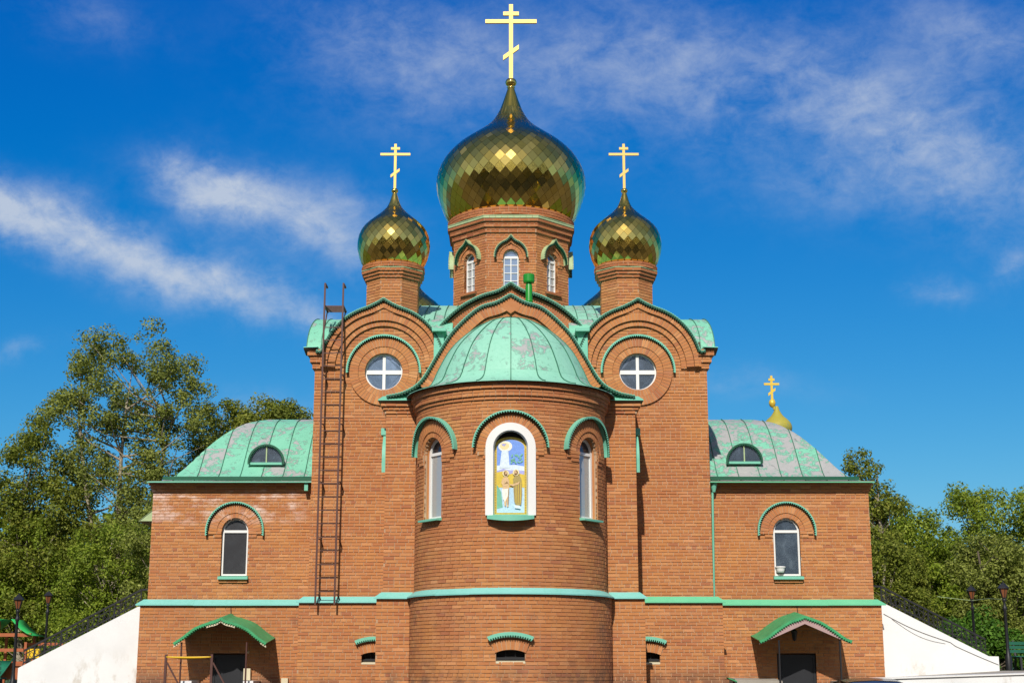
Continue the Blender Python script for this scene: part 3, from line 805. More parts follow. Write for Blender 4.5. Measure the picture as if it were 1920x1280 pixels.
# valley gutters and the sloping roof below the main drum
for s_ in (-1, 1):
    mb = MB()
    mb.box(*sorted((1.58 * s_, 1.92 * s_)), 1.45, 2.6, 8.28, 8.36); mb.box(*sorted((1.64 * s_, 1.88 * s_)), 1.62, 2.5, 7.6, 8.28); mb.build('valley_gutter', 'teal', CH)
    base = MB(); base.face([(2.5 * s_, 2.0, 8.30), (1.2 * s_, 2.0, 8.30), (1.2 * s_, 6.3, 10.1), (2.5 * s_, 6.3, 10.1)]); base.face([(2.5 * s_, 2.0, 8.2), (2.5 * s_, 6.3, 10.08), (2.5 * s_, 8.5, 10.08), (2.5 * s_, 8.5, 8.2)])
    rb = base.build('slope_roof', 'gutter', CH)
    for k in range(5):
        def fn(s, t): return ((2.5 - 1.3 * s) * s_, 2.0 + 4.3 * t, 8.30 + 1.82 * t + .16 * math.sin(math.pi * t))
        for t0, t1 in ((0, .5), (.5, 1.0)):
            panel(fn, k / 5, (k + 1) / 5 - .002, t0, t1 - .002, 2, 5, 'roof_conch', rb, rib_h=.035)
# ---- wings
def wing_prof(q):
    P = [(0, 4.80), (.12, 4.885), (.25, 5.13), (.45, 5.84), (.62, 6.34), (.8, 6.72), (1, 6.945)]
    P = WP; x = q * (len(P) - 1); i = min(int(x), len(P) - 2); f = x - i
    return P[i][1] + (P[i + 1][1] - P[i][1]) * f
_c = catmull([(0, 4.80), (.12, 4.885), (.25, 5.14), (.45, 5.83), (.62, 6.34), (.8, 6.72), (1, 6.945)], 10)
WP = [(k / 60, float(np.interp(k / 60, [p[0] for p in _c], [p[1] for p in _c]))) for k in range(61)]
def wing(s_):
    F = Plane((0, 3.3, 0)); Fl = Plane((0, 3.2, 0)); wx = 6.86 * s_; zs, zb = 3.60, 2.50
    fl = tuple(sorted((4.78 * s_, 8.95 * s_)))
    layer(F, ZU - .02, 4.57, with_holes([fl], arch_hole(wx, zs, zb, .33)))
    for z0, z1, d in ((4.57, 4.65, .03), (4.65, 4.73, .065), (4.73, 4.81, .10)):
        layer(F, z0, z1, [tuple(sorted((4.80 * s_, (8.95 + d) * s_)))], d=d, th=.14)
        layer(Plane((8.95 * s_, 0, 0), (0, 1, 0), (s_, 0, 0)), z0, z1, [(3.3 - d + .11, 6.0)], d=d, th=.14)
    dl, dr = (-7.27, -6.47) if s_ < 0 else (6.485, 7.436)
    layer(Fl, ZB, ZP, with_holes([tuple(sorted((4.92 * s_, 9.10 * s_)))], lambda z: [(dl, dr)] if z < .60 else []))
    FS = Plane((8.95 * s_, 0, 0), (0, 1, 0), (s_, 0, 0)); layer(FS, ZU - .02, 4.57, [(3.36, 6.5)])
    layer(Plane((9.10 * s_, 0, 0), (0, 1, 0), (s_, 0, 0)), ZB, ZP, [(3.26, 6.5)])
    a, c = sorted((4.95 * s_, 9.20 * s_))
    n = 3
    for k in range(n):
        u0, u1 = a + (c - a) * k / n, a + (c - a) * (k + 1) / n
        belt(F, u0, u1, ZP + random.uniform(-.004, .004), 0, .17, m='belt' if s_ < 0 else 'belt_green', ret=(.16 if (k == 0 and s_ < 0) else 0, .16 if (k == n - 1 and s_ > 0) else 0))
    rings(F, wx, zs, .33, .45, .645, .715, .02, .04, .13, legs=.12)
    for e in (-1, 1):
        for z0, z1, w, d in ((3.52, 3.60, .66, .04), (3.44, 3.52, .54, .022)):
            layer(F, z0, z1, [tuple(sorted((wx + e * .335, wx + e * w)))], d=d, th=.07)
    Fp = Plane((wx, 3.3 + (.12 if s_ < 0 else .10), 0))
    arched_window(F, Fp, wx, zs, zb, .33, .12, lower='glass_dark' if s_ < 0 else 'glass', upper='glass_dark' if s_ < 0 else 'glass')
    sill(F, wx, .37, zb, .12, CH, drop=.09)
    layer(F, 2.33, 2.41, [(wx - .35, wx + .35)], d=.05, th=.09)
    # hipped bell-curved roof
    def fn(s, t):
        x = 4.70 + s * 4.33; hip = 9.03 - 2.36 * t; return (min(x, hip) * s_, 3.0 + 3.5 * t, wing_prof(t))
    def fn2(s, t): return ((9.03 - 2.36 * t) * s_, 3.0 + 3.5 * t + s * (1 - t) * 7, wing_prof(t))
    mb = MB()
    mb.grid([[tuple(Vector(fn(i / 8, j / 20)) - Vector((0, 0, .02))) for i in range(9)] for j in range(21)], 0)
    mb.grid([[tuple(Vector(fn2(i / 4, j / 20)) - Vector((0, 0, .02))) for i in range(5)] for j in range(21)], 0)
    rf = mb.build('hipped_roof', 'roof', CH)
    npan = 8
    for k in range(npan):
        xs = 4.70 + 4.33 * k / npan; tmax = min(1.0, (9.03 - xs) / 2.36)
        for t0, t1 in ((0.0, .10), (.10, .46), (.46, .80), (.80, 1.0)):
            t1 = min(t1, tmax)
            if t1 - t0 > .01: panel(fn, k / npan, (k + 1) / npan - .0012, t0, t1 - .002, 4, 8, 'roof' if s_ < 0 else 'roof_right', rf, rib=t0 > .05, rib_h=.03)
    mb = MB()   # snow guard strip and eave board
    a, c = (8.72 * s_, 4.82 * s_)
    for (z0, z1, y0) in ((4.87, 4.96, 3.24),):
        mb.hexa([(min(a, c), y0, z0), (max(a, c), y0, z0 - (.02 if s_ < 0 else 0)), (max(a, c), y0, z1 - .02), (min(a, c), y0, z1), (min(a, c), y0 + .03, z0), (max(a, c), y0 + .03, z0), (max(a, c), y0 + .03, z1), (min(a, c), y0 + .03, z1)])
    mb.build('snow_guard', 'green', CH)
    mb = MB(); a, c = sorted((4.80 * s_, 9.05 * s_)); mb.box(a, c, 2.985, 3.02, 4.775, 4.80, 0); mb.box(a, c, 3.02, 3.28, 4.81, 4.825, 1)
    mb.build('eave_flashing', ['belt_green' if s_ > 0 else 'teal', 'gutter'], CH)
    # lunette dormer
    ux, uz, r_ = (-6.27, 5.415, .41) if s_ < 0 else (5.99, 5.44, .41)
    Fd = Plane((ux, 4.02, 0)); mb = MB()
    strip(mb, Fd, arc(0, uz, r_ + .03, n=24), 0, .03, -.9, .03)
    mb.hexa([Fd.pt(-r_ - .03, uz - .06, .05), Fd.pt(r_ + .03, uz - .06, .05), Fd.pt(r_ + .03, uz, .05), Fd.pt(-r_ - .03, uz, .05), Fd.pt(-r_ - .03, uz - .06, -.3), Fd.pt(r_ + .03, uz - .06, -.3), Fd.pt(r_ + .03, uz, -.3), Fd.pt(-r_ - .03, uz, -.3)])
    dm = mb.build('dormer', 'teal', CH)
    hood('dormer_hood', Fd, arc(0, uz, r_ + .05, -6, 186, n=30), .08, dm, lip=.03, tooth=.03, pitch=.05, mats=('green', 'green'))
    for (q0, q1) in ((0, 90), (90, 180)):
        poly_pane(Fd, [(0, uz)] + [(-(r_) * math.cos(R(q0 + (q1 - q0) * k / 10)), uz + r_ * math.sin(R(q0 + (q1 - q0) * k / 10))) for k in range(11)], 0, 'pane', 'glass', dm)
    mb = MB(); mb.bar(Fd.pt(0, uz, .01), Fd.pt(0, uz + r_, .01), .03); mb.build('mullion', 'old_zinc', dm)
    # door
    Fdoor = 3.2 + .10; mb = MB()
    mb.box(dl, dr, Fdoor, Fdoor + .06, ZB, .60); do = mb.build('door', 'black', CH)
    for z0, z1 in ((-1.2, -.45), (-.35, .45)):
        mb = MB(); mb.box(dl + .12, dr - .12, Fdoor - .012, Fdoor - .001, z0, z1); mb.build('door_panel', 'black', do)
    mb = MB(); mb.box(dl, dl + .06, Fdoor - .03, Fdoor - .002, ZB, .60); mb.box(dr - .06, dr, Fdoor - .03, Fdoor - .002, ZB, .60); mb.box(dl + .06, dr - .06, Fdoor - .03, Fdoor - .002, .54, .60); mb.build('door_frame', 'black', do)
    mb = MB(); mb.tube([(dr - .14, Fdoor - .06, -.5), (dr - .14, Fdoor - .06, -.38)], .012); mb.build('handle', 'iron', do)
    for xx in (dl, dr): REV.face([(xx, 3.2, ZB), (xx, Fdoor, ZB), (xx, Fdoor, .60), (xx, 3.2, .60)], 0, .3)
    REV.face([(dl, 3.2, .60), (dr, 3.2, .60), (dr, Fdoor, .60), (dl, Fdoor, .60)], 0, .3)
    REV.flush()
    # canopy over the basement door
    dep = 1.28
    if s_ < 0: xc, hw, za, ze = -6.86, 1.09, 1.416, .83
    else: xc, hw, za, ze = 6.96, 1.09, 1.455, .88
    h_ = za - ze
    if s_ < 0: L_ = [(-1, 0), (-.82, .22), (-.55, .60), (-.28, .79), (-.10, .88), (0, 1)]
    else: L_ = [(-1, 0), (-.85, .12), (-.6, .46), (-.35, .76), (-.14, .90), (0, 1)]
    cl_ = catmull([(xc + x * hw, ze + z * h_) for x, z in L_], 8); cp = cl_ + [(2 * xc - x, z) for x, z in cl_[-2::-1]]
    cn = hood('canopy', Plane((0, 3.2, 0)), cp, dep, CH, lip=.02, tooth=.035, pitch=.06, mats=('canopy_green', 'canopy_green'), th=.03, rise=.14)
    mb = MB()
    if s_ > 0:
        tri = [(xc - hw * .93, ze - .02), (xc, za - .10), (xc + hw * .93, ze - .02)]
        n_ = len(cp)
        for i in range(n_ - 1):
            (u0, z0), (u1, z1) = cp[i], cp[i + 1]
            lo = lambda u: (za - .16) - abs(u - xc) / hw * (za - .16 - ze + .06)
            q = [(u0, min(z0 - .035, lo(u0))), (u1, min(z1 - .035, lo(u1))), (u1, z1 - .035), (u0, z0 - .035)]
            mb.hexa([(u, 3.2 - dep + .05, z) for u, z in q] + [(u, 3.2 - dep + .08, z) for u, z in q])
        mb.build('fascia', 'pink_board', cn)
    else:
        for i in range(len(cp) - 1):
            (u0, z0), (u1, z1) = cp[i], cp[i + 1]
            t = abs((u0 + u1) / 2 - xc) / hw
            if t < .32 or t > .88:
                q = [(u0, z0 - .085), (u1, z1 - .085), (u1, z1 - .04), (u0, z0 - .04)]
                mb.hexa([(u, 3.2 - dep + .03, z) for u, z in q] + [(u, 3.2 - dep + .05, z) for u, z in q])
        mb.build('fascia', 'cream', cn)
    for px_ in ((-7.78, -6.24) if s_ < 0 else (6.34, 7.78)):
        mb = MB(); mb.tube([(px_, 3.2 - dep + .12, ZB), (px_, 3.2 - dep + .12, ze + .04)], .022, 8); mb.build('post', 'rust' if s_ < 0 else 'iron', cn)
    if s_ > 0:
        mb = MB(); lx, ly = 6.85, 2.78
        mb.lathe([(.0, 1.22), (.02, 1.2), (.09, 1.14), (.075, 1.12), (.075, 1.12)], lx, ly, 6, smooth=False); mb.lathe([(.075, 1.12), (.05, .95), (.02, .92), (0, .9)], lx, ly, 6, smooth=False)
        mb.tube([(lx, ly, 1.22), (lx, 3.19, 1.30)], .012); mb.build('lantern', 'iron', cn)
    # wire down the wall to the canopy
    mb = MB(); x = -6.87 if s_ < 0 else 7.02
    mb.tube([(x, 3.18, 1.76), (x + .015, 3.17, 1.6), (x, 3.16, za + .02)], .008, 5); mb.build('cable', 'iron', CH)
for s_ in (-1, 1): wing(s_)
mb = MB(); mb.box(-6.475, -6.31, 3.06, 3.195, -.01, .27); mb.build('meter_box', 'cream', CH)
mb = MB(); mb.box(-5.56, -5.40, 3.10, 3.195, -.25, .04); mb.build('meter_box', 'cream', CH)
mb = MB(); mb.lathe([(0, .69), (.035, .68), (.04, .655), (.03, .63), (0, .62)], -6.40, 3.14, 10); mb.build('wall_lamp', 'cream', CH)
# drainpipes in the corners between towers and wings
mb = MB(); mb.tube([(5.06, 3.14, 4.80), (5.06, 3.14, 4.72)], .085, 10); mb.tube([(5.06, 3.14, 4.72), (5.06, 3.14, 4.55)], [.085, .04], 10); mb.tube([(5.03, 3.16, 4.55), (4.99, 3.17, 1.93)], .030, 8); mb.build('drainpipe', 'teal', CH)
mb = MB(); mb.box(5.00, 5.16, 3.05, 3.2, 4.80, 4.86); mb.build('rain_hopper', 'green', CH)
mb = MB(); mb.box(-5.14, -5.05, 3.05, 3.2, 4.58, 4.78); mb.build('rain_hopper', 'teal', CH)
# hood of the side window of each wing
for s_ in (-1, 1):
    FS = Plane((8.95 * s_, 0, 0), (0, 1, 0), (s_, 0, 0)); mb = MB()
    mb.hexa([(8.96 * s_, 4.2, 4.36), (8.96 * s_, 5.6, 4.36), (8.96 * s_, 5.6, 4.39), (8.96 * s_, 4.2, 4.39), (9.50 * s_, 4.2, 3.92), (9.50 * s_, 5.6, 3.92), (9.50 * s_, 5.6, 3.95), (9.50 * s_, 4.2, 3.95)])
    mb.face([(8.96 * s_, 4.2, 4.38), (9.50 * s_, 4.2, 3.94), (8.96 * s_, 4.2, 3.94)])
    if s_ < 0: mb.build('side_hood', 'old_zinc', CH)
# ---- core boxes added inside to block light leaks, and plain rear flanks
mb = MB()
mb.lathe([(1.75, ZB), (1.75, 6.25)], 0, 0, 32, a0=-90, a1=90)
mb.box(-2.75, 2.75, .35, 9.2, ZB, 6.30)
mb.box(-4.66, -1.0, 2.25, 9, ZB, 7.3); mb.box(1.0, 4.66, 2.25, 9, ZB, 7.3); mb.box(-2.4, 2.4, 3.0, 12, 6.0, 8.1)
for s_ in (-1, 1):
    a, c = sorted((4.6 * s_, 8.85 * s_)); mb.box(a, c, 3.7, 9.8, 1.9, 4.70); mb.box(a, c, 3.7, 9.8, ZB, 1.9)
    a, c = sorted((8.86 * s_, 8.94 * s_)); mb.box(a, c, 6.5, 10, ZB, 4.75)
    a, c = sorted((4.68 * s_, 4.78 * s_)); mb.box(a, c, 3.5, 9, ZB, 7.75)
mb.build('blocking_core_wall', 'reveal', CH)
# ---- drums
def octagon(cx, cy, h, sh, z0, z1, d=0.0, th=.08, facets=(0, 1, -1, 2, -2), dark=0, holes=None):
    for k in facets:
        a = R(45 * k); n = Vector((math.sin(a), -math.cos(a), 0)); t = Vector((math.cos(a), math.sin(a), 0))
        hh = h if k % 2 == 0 else (h + sh) / math.sqrt(2)
        half = sh if k % 2 == 0 else (h - sh) / math.sqrt(2)
        F = Plane(Vector((cx, cy, 0)) + n * hh, t, n); e = d * .414
        iv = [(-half - e, half + e)]
        layer(F, z0, z1, with_holes(iv, holes) if (holes and abs(k) < 2) else iv, d=d, th=th, dark=dark)
def facet(cx, cy, h, sh, k):
    a = R(45 * k); n = Vector((math.sin(a), -math.cos(a), 0)); t = Vector((math.cos(a), math.sin(a), 0))
    return Plane(Vector((cx, cy, 0)) + n * (h if k % 2 == 0 else (h + sh) / math.sqrt(2)), t, n), n, t
def shelf(cx, cy, h, sh, z0, z1, d0, d1, m):
    pts = lambda d: [(cx + x * (h + d) / h, cy + y * (h + d) / h) for x, y in ((-sh, -h), (sh, -h), (h, -sh), (h, sh), (sh, h), (-sh, h), (-h, sh), (-h, -sh))]
    mb = MB(); mb.grid([[(x, y, z0) for x, y in pts(d1)], [(x, y, z0 + .02) for x, y in pts(d1)], [(x, y, z1) for x, y in pts(d0)]], 0, smooth=False, closed=True)
    return mb.build('cornice_flashing', m, CH)
def round_ring(cx, cy, r_, z0, z1, dark=0):
    F = Cyl(cx, cy, r_); layer(F, z0, z1, [(-r_ * R(115), r_ * R(115))], d=0, th=.35, dark=dark)
    mb = MB(); mb.lathe([(r_ * .3, z0 + .004), (r_ - .02, z0 + .004), (r_ - .02, z1 - .004), (r_ * .3, z1 - .004)], cx, cy, 40, smooth=False); mb.build('ring_bed', 'mortar', CH)
for s_ in (-1, 1):
    cx, cy, h, sh = (-3.05 if s_ < 0 else 2.98), 3.38, .655, .272
    octagon(cx, cy, h, sh, 8.6, 9.97)
    for z0, z1, d in ((9.97, 10.05, .045), (10.05, 10.13, .085), (10.13, 10.21, .125)): octagon(cx, cy, h, sh, z0, z1, d, dark=1, th=.2)
    shelf(cx, cy, h, sh, 10.21, 10.24, -.05, .135, 'old_zinc')
    round_ring(cx, cy, .82, 10.24, 10.38, dark=1)
    mb = MB(); mb.lathe([(.58, 8.0), (.58, 10.1)], cx, cy, 16); mb.build('drum_core', 'reveal', CH)
    mb = MB(); mb.lathe([(.60, 8.1), (.60, 10.2), (.80, 10.35)], cx, cy + 8.4, 12); mb.build('rear_drum', 'reveal', CH)
# main drum
MX, MY, MH, MS = 0, 7.6, 1.63, .70
DZS, DZB, DR = 11.45, 10.55, .215
hole = arch_hole(0, DZS, DZB, DR)
octagon(MX, MY, MH, MS, 8.9, 12.14, holes=hole)
for z0, z1, d in ((12.14, 12.29, .05), (12.29, 12.44, .105), (12.44, 12.59, .16)): octagon(MX, MY, MH, MS, z0, z1, d, dark=1, th=.25)
shelf(MX, MY, MH, MS, 12.59, 12.63, -.05, .175, 'old_zinc')
mb = MB()
for k in (0, 1, -1, 2, -2):
    F, n, t = facet(MX, MY, MH, MS, k); half = (MS if k % 2 == 0 else (MH - MS) / math.sqrt(2)) + .07
    for j in range(9):
        u0 = -half + 2 * half * j / 9; mb.hexa([F.pt(u0 + .004, 12.53, .168), F.pt(u0 + 2 * half / 9 - .004, 12.53, .168), F.pt(u0 + 2 * half / 9 - .004, 12.592, .168), F.pt(u0 + .004, 12.592, .168)] + [F.pt(u0, 12.53, .12), F.pt(u0 + 2 * half / 9, 12.53, .12), F.pt(u0 + 2 * half / 9, 12.592, .12), F.pt(u0, 12.592, .12)])
mb.build('painted_course', 'old_zinc', CH)
round_ring(MX, MY, 1.84, 12.63, 12.86, dark=1)
mb = MB(); mb.lathe([(1.40, 8.5), (1.40, 12.7)], MX, MY, 16); mb.build('drum_core', 'dark', CH)
for k in (0, 1, -1, 2, -2):
    F, n, t = facet(MX, MY, MH, MS, k)
    hp = [(-.46, DZS - .05)] + ogee(0, DZS, .46, .14, .17, 0, 180, 60) + [(.46, DZS - .05)]
    if abs(k) < 2:
        voussoirs(F, arc(0, DZS, .32), 0, .105, .02, th=.08, w=.07)
        voussoirs(F, ogee(0, DZS, .41, .12, .17), 0, .08, .045, th=.08, w=.07)
        for e in (-1, 1):
            for z0, z1, w, d in ((DZS - .09, DZS, .42, .045), (DZS - .17, DZS - .09, .38, .025)): layer(F, z0, z1, [tuple(sorted((e * DR, e * w)))], d=d, th=.07)
        Fp = Plane(F.o - n * .12, t, n)
        arched_window(F, Fp, 0, DZS, DZB, DR, .12, m='glass_sky' if k == 0 else 'glass_pale', upper='glass_sky' if k == 0 else 'glass', mullion=True, fw=.03)
        layer(F, DZB - .10, DZB - .02, [(-.30, .30)], d=.08, th=.12, dark=1)
    hood('window_hood', F, hp, .15, CH, lip=.016, tooth=.036, pitch=.05, mats=('old_zinc', 'green'), lipmat=1)
# ---- gilded onion domes
MAINP = [(1.70, 12.82), (1.82, 12.94), (1.98, 13.28), (2.14, 13.76), (2.18, 14.14), (2.09, 14.53), (1.86, 14.92), (1.51, 15.27), (1.12, 15.56), (.78, 15.81), (.54, 16.04), (.37, 16.32), (.25, 16.62), (.15, 16.92), (.08, 17.14)]
SIDEP = [(.70, 10.34), (.77, 10.41), (.87, 10.62), (.935, 10.90), (.925, 11.15), (.85, 11.38), (.70, 11.57), (.50, 11.74), (.325, 11.89), (.20, 12.03), (.125, 12.18), (.07, 12.36)]
def cross(parent, cx, cy, z0, z1, zb, half, zt, ht, zs, hs, w, m='gold_flat', name='cross'):
    mb = MB(); d = w * .5
    mb.box(cx - w / 2, cx + w / 2, cy - d / 2, cy + d / 2, z0, z1)
    mb.box(cx - half, cx + half, cy - d / 2 - .004, cy + d / 2 + .004, zb - w / 2, zb + w / 2)
    mb.box(cx - ht, cx + ht, cy - d / 2 - .004, cy + d / 2 + .004, zt - w / 2, zt + w / 2)
    dz = hs * .75; y0, y1 = cy - d / 2 - .004, cy + d / 2 + .004; v = w * .62
    mb.hexa([(cx - hs, y0, zs - dz - v), (cx + hs, y0, zs + dz - v), (cx + hs, y0, zs + dz + v), (cx - hs, y0, zs - dz + v), (cx - hs, y1, zs - dz - v), (cx + hs, y1, zs + dz - v), (cx + hs, y1, zs + dz + v), (cx - hs, y1, zs - dz + v)])
    return mb.build(name, m, parent)
def onion(P, cx, cy, ncol, neck, ball, singles=True):
    C = catmull(P, 8)
    mb = MB(); mb.lathe([(r_ * .985, z) for r_, z in C], cx, cy, 64); dome = mb.build('onion_dome', 'gold_shell', CH)
    mb = MB(); mb.lathe([(C[0][0] + .06, C[0][1] - .03), (C[0][0] + .10, C[0][1] + .0), (C[0][0] + .07, C[0][1] + .05), (C[0][0] - .1, C[0][1] + .03)], cx, cy, 64); mb.build('dome_rim', 'gold_shell', dome)
    # arc length table
    L = [0]
    for i in range(1, len(C)): L.append(L[-1] + math.dist(C[i], C[i - 1]))
    def at(s):
        s = max(0, min(L[-1], s)); return float(np.interp(s, L, [c[0] for c in C])), float(np.interp(s, L, [c[1] for c in C]))
    top = float(np.interp(neck, [c[1] for c in C][::1], L)) if True else 0
    rmax = max(c[0] for c in C); step = 2 * math.pi * rmax / ncol * .55
    nr = round(top / step); step = top / nr
    tiles = []
    for i in range(0, nr):
        for j in range(ncol):
            th0 = 2 * math.pi * (j + .5 * (i % 2)) / ncol; hf = math.pi / ncol
            s0, s1, s2 = max(0, i * step), max(0, (i + 1) * step), min(top, (i + 2) * step)
            def pt(s, th):
                r_, z = at(s); return Vector((cx + r_ * math.sin(th), cy - r_ * math.cos(th), z))
            q = [pt(s0, th0), pt(s1, th0 + hf), pt(s2, th0), pt(s1, th0 - hf)]
            if i == -1: q = [pt(s1, th0 - hf), pt(s1, th0 + hf), pt(s2, th0)]
            c = sum(q, Vector()) / len(q); n = (q[1] - q[-1]).cross(q[2] - q[0] if len(q) == 4 else q[2] - q[1]).normalized()
            if n.dot(Vector((math.sin(th0), -math.cos(th0), 0))) < 0 and abs(n.z) < .9: n = -n
            ax = Vector((random.gauss(0, 1), random.gauss(0, 1), random.gauss(0, 1))).normalized()
            n2 = Quaternion(ax, random.gauss(0, R(.6))) @ n
            f = [c + (p - c) * .974 for p in q]
            f = [p - n2 * (p - c).dot(n2) + n * .006 for p in f]
            b_ = [p - n * .016 for p in f]
            vis = n.dot((CAM - c).normalized()) * (q[1] - q[-1]).length * (q[2] - q[0]).length
            tiles.append((vis, f, b_, random.random()))
    tiles.sort(key=lambda t: -t[0])
    rest = MB()
    for i, (v, f, b_, r_) in enumerate(tiles):
        one = singles and i < 300
        mb = MB() if one else rest
        mb.face(f, 0, r_)
        for k in range(len(f)): mb.face([f[k], b_[k], b_[(k + 1) % len(f)], f[(k + 1) % len(f)]], 0, r_)
        if one: mb.build('gold_tile', 'gold', dome)
    rest.build('gold_tile', 'gold', dome, kind='stuff')
    # plain neck cone and ball
    Cn = [(r_, z) for r_, z in C if z >= neck - .02]
    mb = MB(); mb.lathe([(r_ + .008, z) for r_, z in Cn] + [(Cn[-1][0] * .9, Cn[-1][1] + .05)], cx, cy, 32); mb.build('neck_cone', 'gold', dome)
    zb, rb = ball
    prof = [(rb * .55, zb - rb * 1.15), (rb * .75, zb - rb * .95), (rb * .6, zb - rb * .85)] + [(rb * math.cos(R(a)), zb + rb * .85 * math.sin(R(a))) for a in range(-60, 91, 15)]
    mb = MB(); mb.lathe(prof, cx, cy, 24); mb.build('finial_ball', 'gold', dome)
    return dome
d0 = onion(MAINP, 0, 7.6, 44, 16.45, (17.29, .17))
cross(d0, 0, 7.6, 17.42, 19.80, 19.25, .77, 19.50, .235, 18.25, .235, .118)
for s_ in (-1, 1):
    cx = -3.05 if s_ < 0 else 2.98
    d_ = onion(SIDEP, cx, 3.38, 28, 12.02, (12.50, .09))
    cross(d_, cx, 3.38, 12.56, 13.80, 13.51, .395, 13.67, .118, 12.99, .118, .066)
    if s_ < 0: dA = d_
for s_ in (-1, 1): onion(SIDEP, 3.05 * s_, 11.8, 28, 12.02, (12.50, .09), singles=False)
# porch cupola behind the right wing
cu = MB(); PC = catmull([(.42, 7.72), (.475, 7.92), (.44, 8.08), (.33, 8.22), (.20, 8.34), (.10, 8.50), (.05, 8.66)], 6)
cu.lathe(PC, 8.70, 14, 24); cup = cu.build('porch_cupola', 'old_gold', CH)
mb = MB(); mb.lathe([(.03, 8.62), (.09, 8.68), (.115, 8.77), (.09, 8.86), (.03, 8.9)], 8.56, 14, 16); mb.build('finial_ball', 'old_gold_cross', cup)
cross(cup, 8.56, 14, 8.85, 9.68, 9.40, .25, 9.55, .10, 9.14, .12, .075, m='old_gold_cross')
mb = MB(); mb.lathe([(.05, 8.55), (.02, 8.9)], 8.62, 14, 8); mb.build('cupola_neck', 'old_gold', cup)
mb = MB(); mb.box(7.6, 9.8, 12.5, 15.5, -1, 5.6); mb.box(8.3, 9.1, 13.6, 14.4, 5.6, 7.75); mb.build('porch', 'reveal', CH)
# vent pipe on the front gable roof
mb = MB(); vx, vy = .445, 1.5
mb.lathe([(.085, 8.3), (.085, 9.42), (.07, 9.47), (.07, 9.52)], vx, vy, 16); mb.lathe([(.088, 9.0), (.10, 9.02), (.10, 9.06), (.088, 9.08)], vx, vy, 16)
mb.lathe([(.0, 9.50), (.125, 9.50), (.14, 9.53), (.14, 9.70), (.135, 9.71), (0, 9.715)], vx, vy, 20, smooth=False); mb.build('vent_pipe', 'vgreen', CH)
# ---- bricks: the nearest and largest ones singly, all the others in one piece of real geometry
def showing(e):
    c, r_, full, dk = e
    if not full: return 0
    m_ = (c[0] + c[2]) / 2; n = (c[1] - c[0]).cross(c[3] - c[0]).normalized(); v = CAM - m_
    if m_.z < -.02: return 0
    return abs(n.dot(v.normalized())) * (c[1] - c[0]).length * (c[3] - c[0]).length / v.length_squared
sc = sorted(range(len(BR)), key=lambda i: -showing(BR[i]))
single = set(sc[:300])
wall_o = MORT.build('mortar_wall', 'mortar', CH)
unit = MB(); unit.hexa([(-.5, -.5, -.5), (.5, -.5, -.5), (.5, -.5, .5), (-.5, -.5, .5), (-.5, .5, -.5), (.5, .5, -.5), (.5, .5, .5), (-.5, .5, .5)])
ume = None; rest = MB()
for i, (c, r_, full, dk) in enumerate(BR):
    if i in single:
        if ume is None:
            o = unit.build('brick', 'brick', wall_o); ume = o.data
        else:
            o = bpy.data.objects.new('brick', ume); link(o, wall_o)
        X = (c[1] - c[0]); Z = (c[3] - c[0]); n = X.cross(Z).normalized(); ctr = sum(c[:4], Vector()) / 4 - n * .025
        Rm = Matrix((X.normalized(), -n, Z.normalized())).transposed().to_4x4()
        o.matrix_local = Matrix.Translation(ctr) @ Rm @ Matrix.Diagonal((X.length, .05, Z.length, 1))
    else:
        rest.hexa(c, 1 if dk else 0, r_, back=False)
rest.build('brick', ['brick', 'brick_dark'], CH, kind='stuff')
REV.flush()
